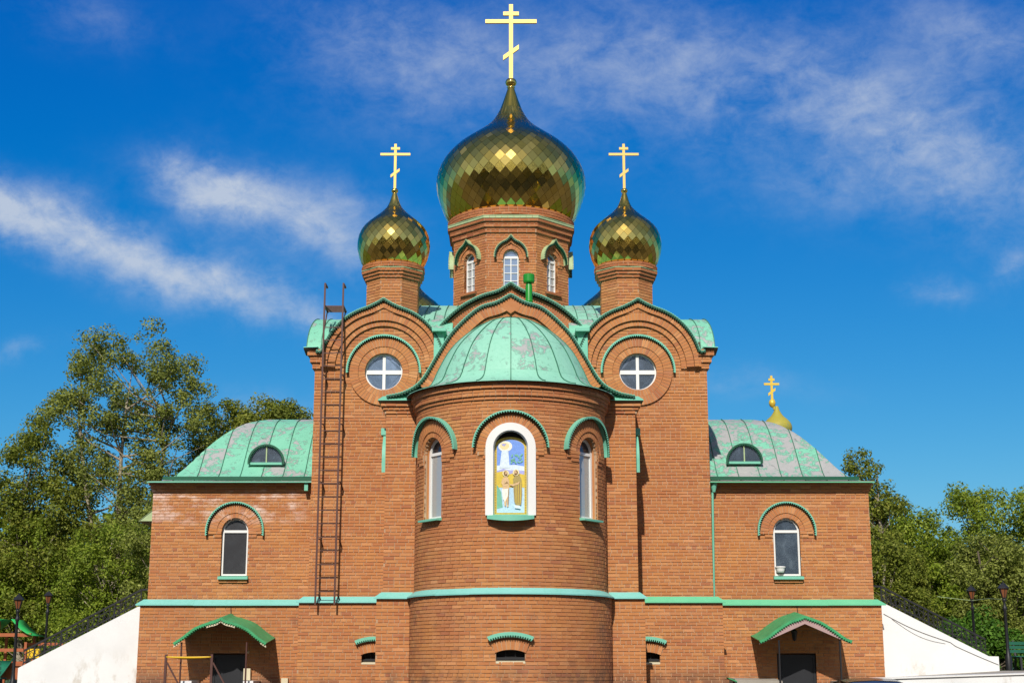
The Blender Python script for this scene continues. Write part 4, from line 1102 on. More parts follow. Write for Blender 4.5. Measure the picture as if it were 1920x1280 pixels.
#__PART3__
# ================================================================== THINGS ON THE CHURCH
# icon panel in the niche: painted shapes layered as a flat print
def icon():
    F = Plane((0, -2.17 + .165, 0)); root = thing('icon_panel', 'painted icon of two haloed figures in a gold border, inside the white arched niche', 'icon', (0, -2.0, ZW))
    hw, z0, zs = .350, ZW + .02, ZS + .11
    def P(u, z, d): v = F.pt(u, z, d); return v - root.location
    cols = {}
    def cm(name, c, rough=.45):
        if name not in cols: cols[name] = plain('print_' + name, c, rough, var=.34, scale=26)
        return cols[name]
    mats = [cm('gold_border', (.55, .40, .05)), cm('sky', (.16, .30, .72)), cm('light', (.80, .80, .66)), cm('gold_field', (.62, .46, .05)), cm('water', (.42, .60, .78)),
            cm('skin', (.62, .42, .22)), cm('robe', (.36, .28, .09)), cm('cloth', (.78, .74, .66)), cm('hair', (.17, .085, .03)), cm('halo', (.74, .64, .34)), cm('green', (.16, .42, .30)), cm('haze', (.62, .72, .88)), cm('shade', (.26, .16, .06)), cm('violet', (.36, .36, .66))]
    N_ = {k.replace('print_', ''): i for i, k in enumerate(m.name for m in mats)}
    mb = MB(); lv = [0]
    def poly(pts, m): lv[0] += 1; mb.face([P(u, z, .004 + lv[0] * .0009) for u, z in pts], N_[m])
    def ell(u, z, a, c, m, n=20, rot=0):
        poly([(u + a * math.cos(2 * math.pi * k / n) * math.cos(R(rot)) - c * math.sin(2 * math.pi * k / n) * math.sin(R(rot)), z + a * math.cos(2 * math.pi * k / n) * math.sin(R(rot)) + c * math.sin(2 * math.pi * k / n) * math.cos(R(rot))) for k in range(n)], m)
    H = 1.63; Z = lambda t: z0 + t * H
    top = [(hw * math.cos(R(a)), zs - .06 + .20 * math.sin(R(a))) for a in range(0, 181, 12)]
    slab = MB(); pts = [(-hw, z0), (hw, z0)] + top
    fr = [P(u, z, .002) for u, z in pts]; bk = [P(u, z, -.02) for u, z in pts]; slab.face(fr)
    for i in range(len(pts)): k = (i + 1) % len(pts); slab.face([fr[i], bk[i], bk[k], fr[k]])
    slab.build('border', mats[0], root)
    iw = hw - .055
    poly([(-iw, Z(.03)), (iw, Z(.03))] + [(iw * math.cos(R(a)), zs - .09 + .17 * math.sin(R(a))) for a in range(0, 181, 12)], 'sky')
    poly([(-iw, Z(.03)), (iw, Z(.03)), (iw, Z(.44)), (-iw, Z(.44))], 'water')
    poly([(-iw, Z(.58)), (iw, Z(.58)), (iw, Z(.64)), (.1, Z(.66)), (-iw, Z(.65))], 'haze')
    poly([(-iw, Z(.40)), (iw, Z(.40)), (iw, Z(.57)), (.12, Z(.60)), (0, Z(.585)), (-.16, Z(.61)), (-iw, Z(.575))], 'violet')
    poly([(-iw, Z(.36)), (iw, Z(.36)), (iw, Z(.53)), (.10, Z(.555)), (-.06, Z(.53)), (-.18, Z(.575)), (-iw, Z(.56))], 'gold_field')
    poly([(-iw, Z(.08)), (-.17, Z(.10)), (-.20, Z(.30)), (-iw, Z(.40))], 'green')
    ell(-.115, Z(.905), .15, .115, 'light'); ell(-.13, Z(.91), .10, .08, 'halo')
    poly([(-.19, Z(.85)), (-.05, Z(.85)), (-.02, Z(.62)), (-.24, Z(.62))], 'haze')
    poly([(-.20, Z(.93)), (-.155, Z(.945)), (-.13, Z(.935)), (-.085, Z(.945)), (-.12, Z(.915)), (-.15, Z(.905))], 'violet')
    for k in range(14):
        ell(.13 + .11 * math.sin(k * 2.4), Z(.74 + .05 * math.cos(k * 1.7)), .035, .016, 'green', 10, k * 37)
    def head(u, z, turn):
        ell(u, z, .070, .070, 'halo', 24); ell(u, z - .004, .042, .054, 'hair', 18); ell(u + turn * .012, z, .026, .036, 'skin', 16); ell(u + turn * .014, z - .036, .022, .024, 'hair', 14)
        for e in (-.010, .010): ell(u + turn * .014 + e, z + .006, .004, .003, 'shade', 8)
    # left figure with a white cloth, standing in water
    poly([(-.185, Z(.46)), (-.14, Z(.50)), (-.07, Z(.50)), (-.03, Z(.45)), (-.035, Z(.30)), (-.045, Z(.11)), (-.075, Z(.10)), (-.085, Z(.20)), (-.10, Z(.11)), (-.13, Z(.12)), (-.15, Z(.30)), (-.175, Z(.38))], 'skin')
    poly([(-.19, Z(.34)), (-.045, Z(.345)), (-.05, Z(.25)), (-.085, Z(.22)), (-.12, Z(.17)), (-.165, Z(.21))], 'cloth')
    poly([(-.145, Z(.40)), (-.08, Z(.44)), (-.03, Z(.40)), (-.075, Z(.415)), (-.14, Z(.375))], 'shade')
    poly([(-.185, Z(.46)), (-.15, Z(.40)), (-.07, Z(.41)), (-.075, Z(.385)), (-.16, Z(.37)), (-.20, Z(.42))], 'skin')
    poly([(-.05, Z(.34)), (-.038, Z(.34)), (-.048, Z(.13)), (-.062, Z(.13))], 'shade')
    head(-.105, Z(.545), 1)
    # right figure in an ochre robe
    poly([(.05, Z(.47)), (.10, Z(.52)), (.19, Z(.52)), (.235, Z(.46)), (.245, Z(.28)), (.225, Z(.13)), (.12, Z(.12)), (.08, Z(.17)), (.065, Z(.30))], 'robe')
    for k in range(6): poly([(.085 + .026 * k, Z(.44 - .02 * (k % 2))), (.095 + .026 * k, Z(.44)), (.10 + .022 * k, Z(.16)), (.088 + .022 * k, Z(.16))], 'gold_field' if k % 2 else 'shade')
    poly([(.20, Z(.44)), (.17, Z(.40)), (.04, Z(.375)), (-.02, Z(.39)), (-.02, Z(.405)), (.04, Z(.40)), (.15, Z(.425))], 'skin')
    poly([(.08, Z(.13)), (.20, Z(.12)), (.21, Z(.08)), (.09, Z(.09))], 'haze')
    head(.115, Z(.555), -1)
    mb.build('picture', mats, root)
    # gilt pattern on the border
    g = MB()
    for k in range(26):
        z = Z(.03 + .87 * k / 26)
        for s_ in (-1, 1):
            g.face([P(s_ * (hw - .028) + a, z + c, .008) for a, c in ((-.012, .0), (0, -.018), (.012, 0), (0, .018))])
    g.build('border_pattern', mats[2] if False else cm('pattern', (.30, .19, .03)), root)
icon()
# flower pot behind the right wing window
fp = thing('flower_pot', 'white flower pot on the sill inside the right wing window', 'flower pot', (6.68, 3.345, 2.58))
mb = MB(); mb.lathe([(.0, 0), (.085, 0), (.10, .05), (.115, .12)], 0, 0, 20); mb.build('pot', 'white', fp)
mb = MB(); mb.lathe([(.118, .115), (.128, .12), (.128, .15), (.118, .152), (.105, .14)], 0, 0, 20); mb.build('rim', 'white', fp)
# ladder
ld = thing('wall_ladder', 'tall brown steel roof ladder bolted to the left tower wall', 'ladder', (-4.33, 1.4, 1.55))
def L_(p): return Vector(p) - ld.location
yl = 1.50; xa, xb = -4.56, -4.11
for x, dx in ((xa, 0), (xb, 0)):
    mb = MB(); mb.bar(L_((x - .02, yl, 1.72)), L_((x, yl, 9.50)), .042, .035); mb.bar(L_((x, yl, 9.48)), L_((x + .02, yl + .28, 9.45)), .04); mb.build('rail', 'rust', ld)
for k in range(21):
    z = 2.02 + .318 * k
    mb = MB(); mb.bar(L_((xa, yl, z)), L_((xb, yl, z)), .020); mb.build('rung', 'rust', ld)
for z in (1.95, 3.25, 4.6, 6.0, 7.2):
    for x in (xa, xb):
        mb = MB(); mb.bar(L_((x + .02, yl, z)), L_((x + .05, yl + .12, z)), .028); mb.bar(L_((x + .05, yl + .1, z)), L_((x + .07, 1.86, z - .14)), .028); mb.build('bracket', 'rust', ld)
mb = MB()
for k in range(6): mb.bar(L_((xa, yl + .08 + .11 * k, 8.93)), L_((xb, yl + .08 + .11 * k, 8.93)), .03)
for x in (xa, xb): mb.bar(L_((x, yl, 8.93)), L_((x, yl + .68, 8.93)), .04)
mb.build('platform', 'rust', ld)
for x in (xa, xb):
    mb = MB(); mb.bar(L_((x, yl + .03, 8.30)), L_((x, yl + .55, 8.91)), .025); mb.build('brace', 'rust', ld)
# pit railing with tape at the left door
rl = thing('pit_railing', 'dark steel posts with diagonal braces and a yellow tape, before the left basement door', 'railing', (-7.6, 1.9, -1.4))
for k, x in enumerate((-8.10, -7.02)):
    mb = MB(); mb.bar((x + 7.6, 0, 0), (x + 7.6, 0, 1.99), .055); mb.build('post', 'rust', rl)
    mb = MB(); mb.bar((x + 7.63, 0, 1.80), (x + 8.25, 0, .75), .035); mb.build('brace', 'rust', rl)
mb = MB(); n = 16; rows = [[], []]
for k in range(n + 1):
    t = k / n; x = -.49 + 1.06 * t; tw = math.sin(math.pi * t); w = .008 + .020 * tw ** .6
    rows[0].append((x, -.035 - .01 * tw, 1.93 + w - .02 * tw)); rows[1].append((x, -.035 + .02 * tw, 1.93 - w - .02 * tw))
mb.grid(rows); tp_ = mb.build('tape', 'yellow', rl)
sm = tp_.modifiers.new('thickness', 'SOLIDIFY'); sm.thickness = .004
# ================================================================== GROUND
def gz(x, y):
    """terrain height: street level in front, higher yard behind the church"""
    t = min(1, max(0, (y - 1.5) / 4)); t = t * t * (3 - 2 * t)
    return -1.4 + .95 * t
xs = sorted(set([-600, -300, -150, -80, -50, -35] + list(range(-30, 31, 3)) + [35, 50, 80, 150, 300, 600])); ys = sorted(set([-400, -200, -100, -60, -45] + list(range(-40, 0, 4)) + [0, 1, 1.5, 2, 2.5, 3, 3.5, 4, 4.5, 5, 5.5, 7, 10, 15, 25, 40, 60, 100, 200, 400, 900]))
mb = MB(); mb.grid([[(x, y, gz(x, y)) for x in xs] for y in ys]); gr = mb.build('ground', 'asphalt'); tag(gr, kind='structure')
mb = MB(); mb.grid([[(x, y, gz(x, y) + .012) for x in xs if x <= -12.6] for y in ys if y >= 5 and y <= 100]); lw = mb.build('lawn', 'lawn'); tag(lw, kind='structure')
# raised terrace on the right: pale path, lawn behind
def tz(x): return .05 + (x - 9.2) * .055 if x < 12.2 else .215 + (x - 12.2) * .004
mb = MB(); X = [7.75, 8.4, 9.2, 10, 11, 12.2, 13, 15, 20, 30, 45]
mb.grid([[(x, y, tz(x)) for x in X] for y in (-.55, 1.5, 3.19, 3.9)]); mb.grid([[(x, -.55, -1.45) for x in X], [(x, -.55, tz(x)) for x in X]], smooth=False); mb.face([(7.75, -.55, -1.45), (7.75, 3.19, -1.45), (7.75, 3.19, tz(7.75)), (7.75, -.55, tz(7.75))]); te = mb.build('terrace', 'path'); tag(te, kind='structure')
mb = MB(); mb.grid([[(x, y, tz(x) + .006) for x in (12.25, 13, 15, 20, 30, 45)] for y in (3.9, 8, 15, 30, 60)]); mb.grid([[(9.2, y, tz(9.2)), (10.5, y, tz(9.2)), (12.24, y, tz(12.2))] for y in (4.3, 8, 15, 30, 60)]); la = mb.build('upper_lawn', 'lawn'); tag(la, kind='structure')
# low white wall along the terrace edge
kw = thing('low_white_wall', 'low white painted wall along the edge of the raised path, lower right', 'wall', (7.9, -.75, -1.4))
def kwz(x): return -.03 + (x - 5.1) * .0315
mb = MB()
for a, c in ((7.75, 11.0), (11.0, 14.5), (14.5, 20.0)):
    o = kw.location
    mb.hexa([Vector(p) - o for p in ((a, -.80, -1.45), (c, -.80, -1.45), (c, -.80, kwz(c) - .03), (a, -.80, kwz(a) - .03), (a, -.56, -1.45), (c, -.56, -1.45), (c, -.56, kwz(c) - .03), (a, -.56, kwz(a) - .03))])
mb.build('wall_body', 'render', kw)
mb = MB(); o = kw.location
mb.hexa([Vector(p) - o for p in ((7.72, -.84, kwz(7.72) - .028), (20, -.84, kwz(20) - .028), (20, -.84, kwz(20)), (7.72, -.84, kwz(7.72)), (7.72, -.50, kwz(7.72) - .028), (20, -.50, kwz(20) - .028), (20, -.50, kwz(20) + .01), (7.72, -.50, kwz(7.72) + .01))]); mb.build('coping', 'white', kw)
# parapet of the right basement pit
pw = thing('pit_parapet', 'pale concrete parapet beside the right basement door, with a green flashing at its corner', 'parapet', (5.8, 2.3, -1.4))
mb = MB(); o = pw.location
mb.hexa([Vector(p) - o for p in ((5.30, 2.20, -1.4), (6.42, 2.20, -1.4), (6.42, 2.20, -.02), (5.30, 2.20, .02), (5.30, 3.18, -1.4), (6.42, 3.18, -1.4), (6.42, 3.18, .03), (5.30, 3.18, .05))]); mb.build('wall_body', 'path', pw)
mb = MB(); mb.hexa([Vector(p) - o for p in ((5.14, 2.16, .03), (5.34, 2.16, -.05), (5.34, 2.16, -.02), (5.14, 2.16, .06), (5.14, 2.5, .03), (5.34, 2.5, -.05), (5.34, 2.5, -.02), (5.14, 2.5, .06))]); mb.build('flashing', 'canopy_green', pw)
pl = thing('pit_parapet', 'white rendered parapet round the left basement door', 'parapet', (-7.4, 2.4, -1.4))
for a, c in ((-7.86, -7.56), (-6.34, -6.10)):
    mb = MB(); mb.box(a + 7.4, c + 7.4, -.1, .78, 0, 1.38); mb.build('wall_body', 'render', pl)
# ---- white stair walls with iron railings
def stair_wall(s_, label):
    root = thing('stair_wall', label, 'wall', (9.12 * s_, 4.0, -1.4), 'white stair walls at the ends of the church'); o = root.location
    if s_ > 0: pr_ = [(9.12, -1.4), (12.10, -1.4), (12.10, .56), (11.86, .565), (9.32, 1.865), (9.12, 1.87)]
    else: pr_ = [(9.12, -1.4), (12.18, -1.4), (12.20, .28), (9.32, 1.77), (9.12, 1.80)]
    mb = MB(); y0, y1 = 3.85, 4.15
    fr = [Vector((x * s_, y0, z)) - o for x, z in pr_]; bk = [Vector((x * s_, y1, z)) - o for x, z in pr_]
    mb.face(fr); mb.face(bk[::-1])
    for i in range(len(fr)): k = (i + 1) % len(fr); mb.face([fr[i], bk[i], bk[k], fr[k]])
    mb.build('wall_body', 'render', root)
    rail = thing('iron_railing', 'black iron railing climbing the white stair wall on the %s' % ('left' if s_ < 0 else 'right'), 'railing', (10.5 * s_, 4.08, .3), 'iron railings on the stair walls'); ro = rail.location
    a, c = ((9.30, 1.80), (12.15, .30)) if s_ < 0 else ((9.32, 1.88), (11.86, .58))
    q = lambda x, z: Vector((x * s_, 4.06, z)) - ro
    sl = (c[1] - a[1]) / (c[0] - a[0]); zz = lambda x: a[1] + (x - a[0]) * sl
    for nm, off, w in (('bottom_rail', .10, .035), ('middle_rail', .30, .022), ('handrail', .40, .045)):
        mb = MB(); mb.bar(q(a[0], a[1] + off), q(c[0], c[1] + off), w)
        if off == .40: mb.bar(q(a[0], a[1] + off), q(a[0] - .35, a[1] + off + .02), w)
        mb.build(nm, 'iron', rail)
    n = 22
    for k in range(n + 1):
        x = a[0] + (c[0] - a[0]) * k / n; mb = MB()
        mb.bar(q(x, zz(x)), q(x, zz(x) + .40), .03 if k % 5 == 0 else .016)
        if k < n:
            xm = x + (c[0] - a[0]) / n / 2
            for e in range(8):
                t0, t1 = 2 * math.pi * e / 8, 2 * math.pi * (e + 1) / 8
                mb.bar(q(xm + .045 * math.cos(t0), zz(xm) + .20 + .06 * math.sin(t0)), q(xm + .045 * math.cos(t1), zz(xm) + .20 + .06 * math.sin(t1)), .012)
        mb.build('baluster', 'iron', rail)
stair_wall(-1, 'white stair wall sloping down to the left, with brown stains near its foot')
stair_wall(1, 'clean white stair wall sloping down to the right, crossed by thin grey shadow lines')
M['shadow_grey'] = plain('grey_shadow_line', (.22, .21, .20), .6)  # for thin grey tubes that trace shadow lines on the white wall
cb = MB(); pts = []
for k in range(25):
    t = k / 24; x = 9.30 + 2.78 * t; z = 1.60 - 1.24 * t - .05 * math.sin(math.pi * t * 2) * (1 if t < .6 else -.3); pts.append((x, 3.835, z))
cb.tube(pts, .006, 6); o = cb.build('wall_shadow_line', 'shadow_grey'); tag(o, 'thin grey line drawn as a shadow drooping across the right white stair wall', 'cable')
cb = MB(); cb.tube([(9.5 + 1.3 * t / 14, 3.838, 1.47 - .60 * t / 14 - .22 * math.sin(math.pi * t / 14) * .55) for t in range(15)], .004, 6); o = cb.build('wall_shadow_line', 'shadow_grey'); tag(o, 'fainter second shadow line looping below the first on the right stair wall', 'cable')
# ---- street lamps
def lamp(x, y, h, lab, z0):
    root = thing('street_lamp', lab, 'street lamp', (x, y, z0), 'black lantern posts beside the stairs')
    mb = MB(); mb.lathe([(.09, 0), (.09, .35), (.06, .42), (.045, .6), (.040, h - .75), (.055, h - .72), (.055, h - .66), (.035, h - .62), (.035, h - .50), (.06, h - .46), (.03, h - .42)], 0, 0, 12); mb.build('post', 'iron', root)
    mb = MB(); mb.lathe([(.05, h - .40), (.115, h - .15)], 0, 0, 6, smooth=False); mb.build('lantern_glass', 'lamp_glass', root)
    mb = MB(); mb.lathe([(.0, h - .42), (.06, h - .42), (.06, h - .395)], 0, 0, 6, smooth=False); mb.build('lantern_base', 'iron', root)
    mb = MB(); mb.lathe([(.15, h - .16), (.145, h - .13), (.05, h - .03), (.02, h - .02), (.015, h + .03), (0, h + .04)], 0, 0, 6, smooth=False); mb.build('lantern_roof', 'iron', root)
    for k in range(6):
        a = 2 * math.pi * k / 6; mb = MB(); mb.bar((.05 * math.sin(a), -.05 * math.cos(a), h - .40), (.118 * math.sin(a), -.118 * math.cos(a), h - .15), .014); mb.build('lantern_bar', 'iron', root)
    return root
def px_x(px, y, k=1.0): return .03 + (px - 960) / 2750 * (y + 33.35) * k
lamp(-13.75, 8.2, 2.75, 'taller black lantern post in front of the playground, at the left edge', -.45)
lamp(-15.35, 16, 3.25, 'smaller black lantern post against the bushes, behind the left stair railing', -.45)
lamp(13.05, 6.0, 2.28, 'black lantern post at the foot of the right stair wall', .22)
lamp(14.05, 12.0, 2.55, 'farther black lantern post rising behind the right stair railing', .2)
cb = MB(); cb.tube([(13.0, 12, 2.42), (14.05, 12.0, 2.30), (13.6, 9, 2.22), (13.05, 6.0, 2.05)], .008, 5); o = cb.build('overhead_wire', 'old_zinc'); tag(o, 'thin pale wire strung between the two lantern posts on the right', 'wire')
# ---- benches
def bench(x, y, z, rot, lab, legm='iron'):
    root = thing('park_bench', lab, 'bench', (x, y, z), 'green slatted benches'); root.rotation_euler.z = R(rot)
    for k in range(4): mb = MB(); mb.box(-.9, .9, -.28 + k * .13, -.18 + k * .13, .42, .45); mb.build('seat_slat', 'bench_green', root)
    for k in range(3): mb = MB(); mb.box(-.9, .9, .22 + .03 * k, .25 + .03 * k, .54 + .12 * k, .63 + .12 * k); mb.build('back_slat', 'bench_green', root)
    for s_ in (-.75, .75):
        mb = MB(); mb.bar((s_, -.25, .42), (s_, -.3, 0), .06); mb.bar((s_, .2, .42), (s_, .28, 0), .06); mb.bar((s_, .2, .42), (s_, .36, .90), .05); mb.bar((s_, -.28, .40), (s_, .25, .40), .05); mb.build('leg', legm, root)
bench(-15.05, 8.6, -.42, 180, 'dark green slatted bench by the lantern post, cut by the left edge')
bench(15.9, 11.5, .2, 0, 'dark green bench in deep shade under the trees at the right edge')
# ---- playground tower
pg = thing('playground_set', 'red timber playground tower with a green tent roof and green slide among bushes', 'playground', (-19.3, 25, -.45))
for nm, x, y, h in (('post', -.55, -.5, 2.55), ('post', .55, -.5, 1.75), ('post', -.55, .5, 2.0), ('post', .55, .5, 2.0), ('post', 2.05, -.2, 1.75), ('post', 2.05, .3, 1.75), ('post', -1.3, -.5, 2.1)):
    mb = MB(); mb.bar((x, y, 0), (x, y, h), .10); mb.build(nm, 'wood', pg)
for a, c, w in (((-1.4, -.55, 2.02), (.75, -.55, 2.02), .13), ((-1.4, -.55, 1.45), (.5, -.55, 1.45), .12), ((.5, -.1, 1.68), (2.15, -.1, 1.68), .11), ((-1.4, -.55, .9), (.5, -.55, .9), .1), ((2.05, -.3, 1.4), (2.05, .35, 1.4), .08)):
    mb = MB(); mb.bar(a, c, w); mb.build('beam', 'wood', pg)
for s_ in (-1, 1):
    mb = MB()
    rows = [[(-.25 + s_ * (.25 + .85 * t), y, 2.62 - .62 * t + .10 * math.sin(math.pi * t) * -1) for t in (0, .25, .5, .75, 1)] for y in (-.75, .75)]
    mb.grid(rows); o = mb.build('tent_roof', 'tarp_green', pg); sm = o.modifiers.new('thickness', 'SOLIDIFY'); sm.thickness = .02
mb = MB()
sl = [(-.2 - .35 * t, -.6 - 1.2 * t, 1.05 - .95 * t + .12 * math.sin(math.pi * t) * -1) for t in (0, .2, .4, .6, .8, 1)]
mb.grid([[(x - .32, y, z + .12) for x, y, z in sl], [(x - .28, y, z) for x, y, z in sl], [(x + .28, y, z) for x, y, z in sl], [(x + .32, y, z + .12) for x, y, z in sl]]); o = mb.build('slide', 'slide_green', pg); sm = o.modifiers.new('thickness', 'SOLIDIFY'); sm.thickness = .025
mb = MB(); mb.box(.55, 1.1, -.45, -.38, 1.15, 1.5); mb.build('play_panel', 'yellow', pg)
for k in range(6): mb = MB(); mb.box(-1.35 + .3 * k, -1.08 + .3 * k, -.52, -.48, .35, .85); mb.build('board', 'wood', pg)
mb = MB(); mb.bar((-.9, -.62, 1.4), (-1.05, -.9, .5), .05); mb.build('climbing_rope', 'cream', pg)
mb = MB(); mb.box(-.55, .55, -.5, .5, .95, 1.02); mb.build('deck', 'wood', pg)
# ---- parked car, only its roof reaching into view
car = thing('parked_car', 'dark parked car before the terrace, only its roof and windscreen top showing', 'car', (7.25, -3.0, -1.4)); 
car.rotation_euler.z = R(0)
def car_build():
    st = [(-2.1, .55, .72, .74), (-2.0, .50, .86, .80), (-1.2, .48, .98, .86), (-.55, .48, 1.02, .88), (.9, .48, 1.02, .88), (1.7, .50, .98, .85), (2.05, .55, .85, .78)]
    mb = MB(); rows = []
    for y, zl, zt, w in st: rows.append([(-w, y, zl - .25), (-w - .03, y, zl + .1), (-w + .03, y, zt - .03), (-w + .18, y, zt), (w - .18, y, zt), (w - .03, y, zt - .03), (w + .03, y, zl + .1), (w, y, zl - .25)])
    mb.grid(rows); mb.face(rows[0]); mb.face(rows[-1][::-1]); mb.build('body', 'car_paint', car)
    mb = MB(); g = [(-1.15, 1.00, .80, .0), (-.42, 1.405, .56, 1), (.1, 1.455, .58, 1), (.75, 1.42, .57, 1), (1.5, 1.02, .74, 0)]
    rows = [[(-w - .12 * (1 - t), y, .98 if True else 0), (-w, y, z - .03), (-w + .12, y, z), (0, y, z + .02), (w - .12, y, z), (w, y, z - .03), (w + .12 * (1 - t), y, .98)] for y, z, w, t in g]
    mb.grid(rows[1:4]); mb.build('roof', 'car_paint', car)
    mb = MB(); mb.grid([[Vector(p) + Vector((0, -.005, 0)) for p in rows[0][1:6]], [Vector(p) + Vector((0, -.005, -.012)) for p in rows[1][1:6]]]); mb.build('windscreen', 'glass', car)
    mb = MB(); mb.grid([rows[3][1:6], rows[4][1:6]]); mb.build('rear_window', 'glass', car)
    for s_ in (0, 5):
        mb = MB(); mb.grid([[r_[s_] for r_ in rows[1:4]], [r_[s_ + 1] for r_ in rows[1:4]]], smooth=False); mb.build('side_window', 'glass_dark', car)
    for y in (-1.35, 1.3):
        for s_ in (-1, 1):
            mb = MB(); mb.tube([(s_ * .70, y, .31), (s_ * .90, y, .31)], .31, 20); w = mb.build('wheel', 'iron', car)
            mb = MB(); mb.tube([(s_ * .88, y, .31), (s_ * .912, y, .31)], .19, 16); mb.build('rim', 'old_zinc', w)
    for s_ in (-1, 1):
        mb = MB(); mb.box(s_ * .62 - .14, s_ * .62 + .14, -2.12, -2.02, .62, .74); mb.build('headlight', 'white', car)
car_build()
# ================================================================== TREES AND SHRUBS
def leaves(name, pts, size, m, parent, out=None):
    n = len(pts)
    nn = RNG.normal(size=(n, 3)) * .55
    if out is not None: nn = nn + out * .9 + np.array([0, 0, .35])       # leaves face outward and up from their twig
    nn /= np.linalg.norm(nn, axis=1, keepdims=True)
    a = RNG.normal(size=(n, 3)); a -= nn * np.sum(a * nn, axis=1, keepdims=True); a /= np.linalg.norm(a, axis=1, keepdims=True)
    c = np.cross(nn, a)
    s = size * RNG.uniform(.55, 1.35, (n, 1))
    V = np.empty((n, 4, 3)); V[:, 0] = pts - a * s; V[:, 1] = pts + c * s * .55; V[:, 2] = pts + a * s; V[:, 3] = pts - c * s * .55
    me = bpy.data.meshes.new(name); me.vertices.add(n * 4); me.vertices.foreach_set('co', V.reshape(-1))
    me.loops.add(n * 4); me.loops.foreach_set('vertex_index', np.arange(n * 4, dtype=np.int32)); me.polygons.add(n)
    me.polygons.foreach_set('loop_start', np.arange(0, n * 4, 4, dtype=np.int32)); me.polygons.foreach_set('loop_total', np.full(n, 4, dtype=np.int32))
    at = me.attributes.new('rnd', 'FLOAT', 'FACE'); at.data.foreach_set('value', RNG.uniform(0, 1, n).astype(np.float32))
    me.materials.append(M[m]); me.update(calc_edges=True)
    o = bpy.data.objects.new(name, me); link(o, parent); return o
def tree(x, y, z0, h, lobes, lab, leafm='leaf_green', bark='bark', name='broadleaf_tree', nclus=90, nleaf=130, lsize=.11, cr=.62, trunk_r=.18, stems=1, group='trees round the church', lean=0.0, spread=.5):
    """lobes: list of (dx, dy, zc, rx, ry, rz) ellipsoids in metres above the base; limbs grow to clusters inside them"""
    root = thing(name, lab, 'tree', (x, y, z0), group)
    vol = np.array([l[3] * l[4] * l[5] for l in lobes]); vol = vol / vol.sum(); cl = []
    for i in RNG.choice(len(lobes), nclus, p=vol):
        l = lobes[i]; d = RNG.normal(size=3); d /= np.linalg.norm(d); r_ = RNG.uniform(.15, 1) ** .45
        cl.append((l[0] + d[0] * l[3] * r_, l[1] + d[1] * l[4] * r_, l[2] + d[2] * l[5] * r_))
    cl = np.array(cl)
    mb = MB(); tips = []
    for s_ in range(stems):
        ox = (s_ - (stems - 1) / 2) * spread; hh = h * RNG.uniform(.72, .86); pts = []
        wob = RNG.normal(0, .05 * h * .12, 2)
        for k in range(9):
            t = k / 8; pts.append(Vector((ox * (.3 + t * 1.6) + lean * t + math.sin(t * 5 + s_) * .12 + wob[0] * t, math.cos(t * 4 + s_) * .12 + wob[1] * t, t * hh)))
        mb.tube(pts, [trunk_r * (1 - .85 * k / 8) + .012 for k in range(9)], 8); tips.append(pts)
    mb.build('trunk', bark, root)
    lm = MB()
    for c in cl[:: max(1, len(cl) // 46)]:
        st = tips[RNG.integers(stems)]; zt = c[2] - RNG.uniform(.8, 2.2); k = min(8, max(1, zt / max(.1, st[-1].z) * 8)); i = min(7, int(k)); p = st[i].lerp(st[i + 1], k - i)
        q = Vector(c); mid = p.lerp(q, .5) + Vector((0, 0, -.10 * (q - p).length)) + Vector(RNG.normal(0, .08, 3))
        lm.tube([p, p.lerp(mid, .6), mid, q], [trunk_r * .30, trunk_r * .22, trunk_r * .15, .012], 5, cap=False)
    lm.build('limb', bark, root)
    P = []; O = []
    for c in cl:
        rr = cr * RNG.uniform(.6, 1.3); n = int(nleaf * RNG.uniform(.6, 1.3) * (rr / cr) ** 1.5); d = RNG.normal(size=(n, 3)); d /= np.linalg.norm(d, axis=1, keepdims=True)
        P.append(c + d * rr * (RNG.uniform(0, 1, (n, 1)) ** .5) * np.array([1, 1, .8])); O.append(d)
    P = np.concatenate(P); O = np.concatenate(O); k = P[:, 2] > .05; P = P[k]; O = O[k]
    leaves('crown', P, lsize, leafm, root, O)
    return root
def shrub(x, y, z0, w, d, h, lab, leafm='leaf_ivy', n=9000, lsize=.09, name='shrub', cat='shrub', group=None):
    root = thing(name, lab, cat, (x, y, z0), group); nb2 = max(6, int(n / 260)); P = []; O = []
    st = MB()
    for k in range(nb2):
        c = np.array([RNG.uniform(-1, 1) * w * .85, RNG.uniform(-1, 1) * d * .85, 0]); top = h * (1 - .45 * (c[0] / w) ** 2) * RNG.uniform(.55, 1.05); c[2] = top * RNG.uniform(.35, .85); rr = min(w, h) * RNG.uniform(.20, .36)
        q = RNG.normal(size=(260, 3)); q /= np.linalg.norm(q, axis=1, keepdims=True); P.append(c + q * rr * RNG.uniform(.2, 1, (260, 1)) ** .5); O.append(q)
        st.tube([(c[0] * .3, c[1] * .3, 0), (c[0] * .7, c[1] * .7, c[2] * .6), tuple(c)], [.03, .022, .01], 5, cap=False)
    st.build('stem', 'bark_dark', root)
    P = np.concatenate(P); O = np.concatenate(O); k = P[:, 2] > .02; leaves('foliage', P[k], lsize, leafm, root, O[k]); return root
G1 = 'trees behind the left wing'; G2 = 'trees behind the right wing'
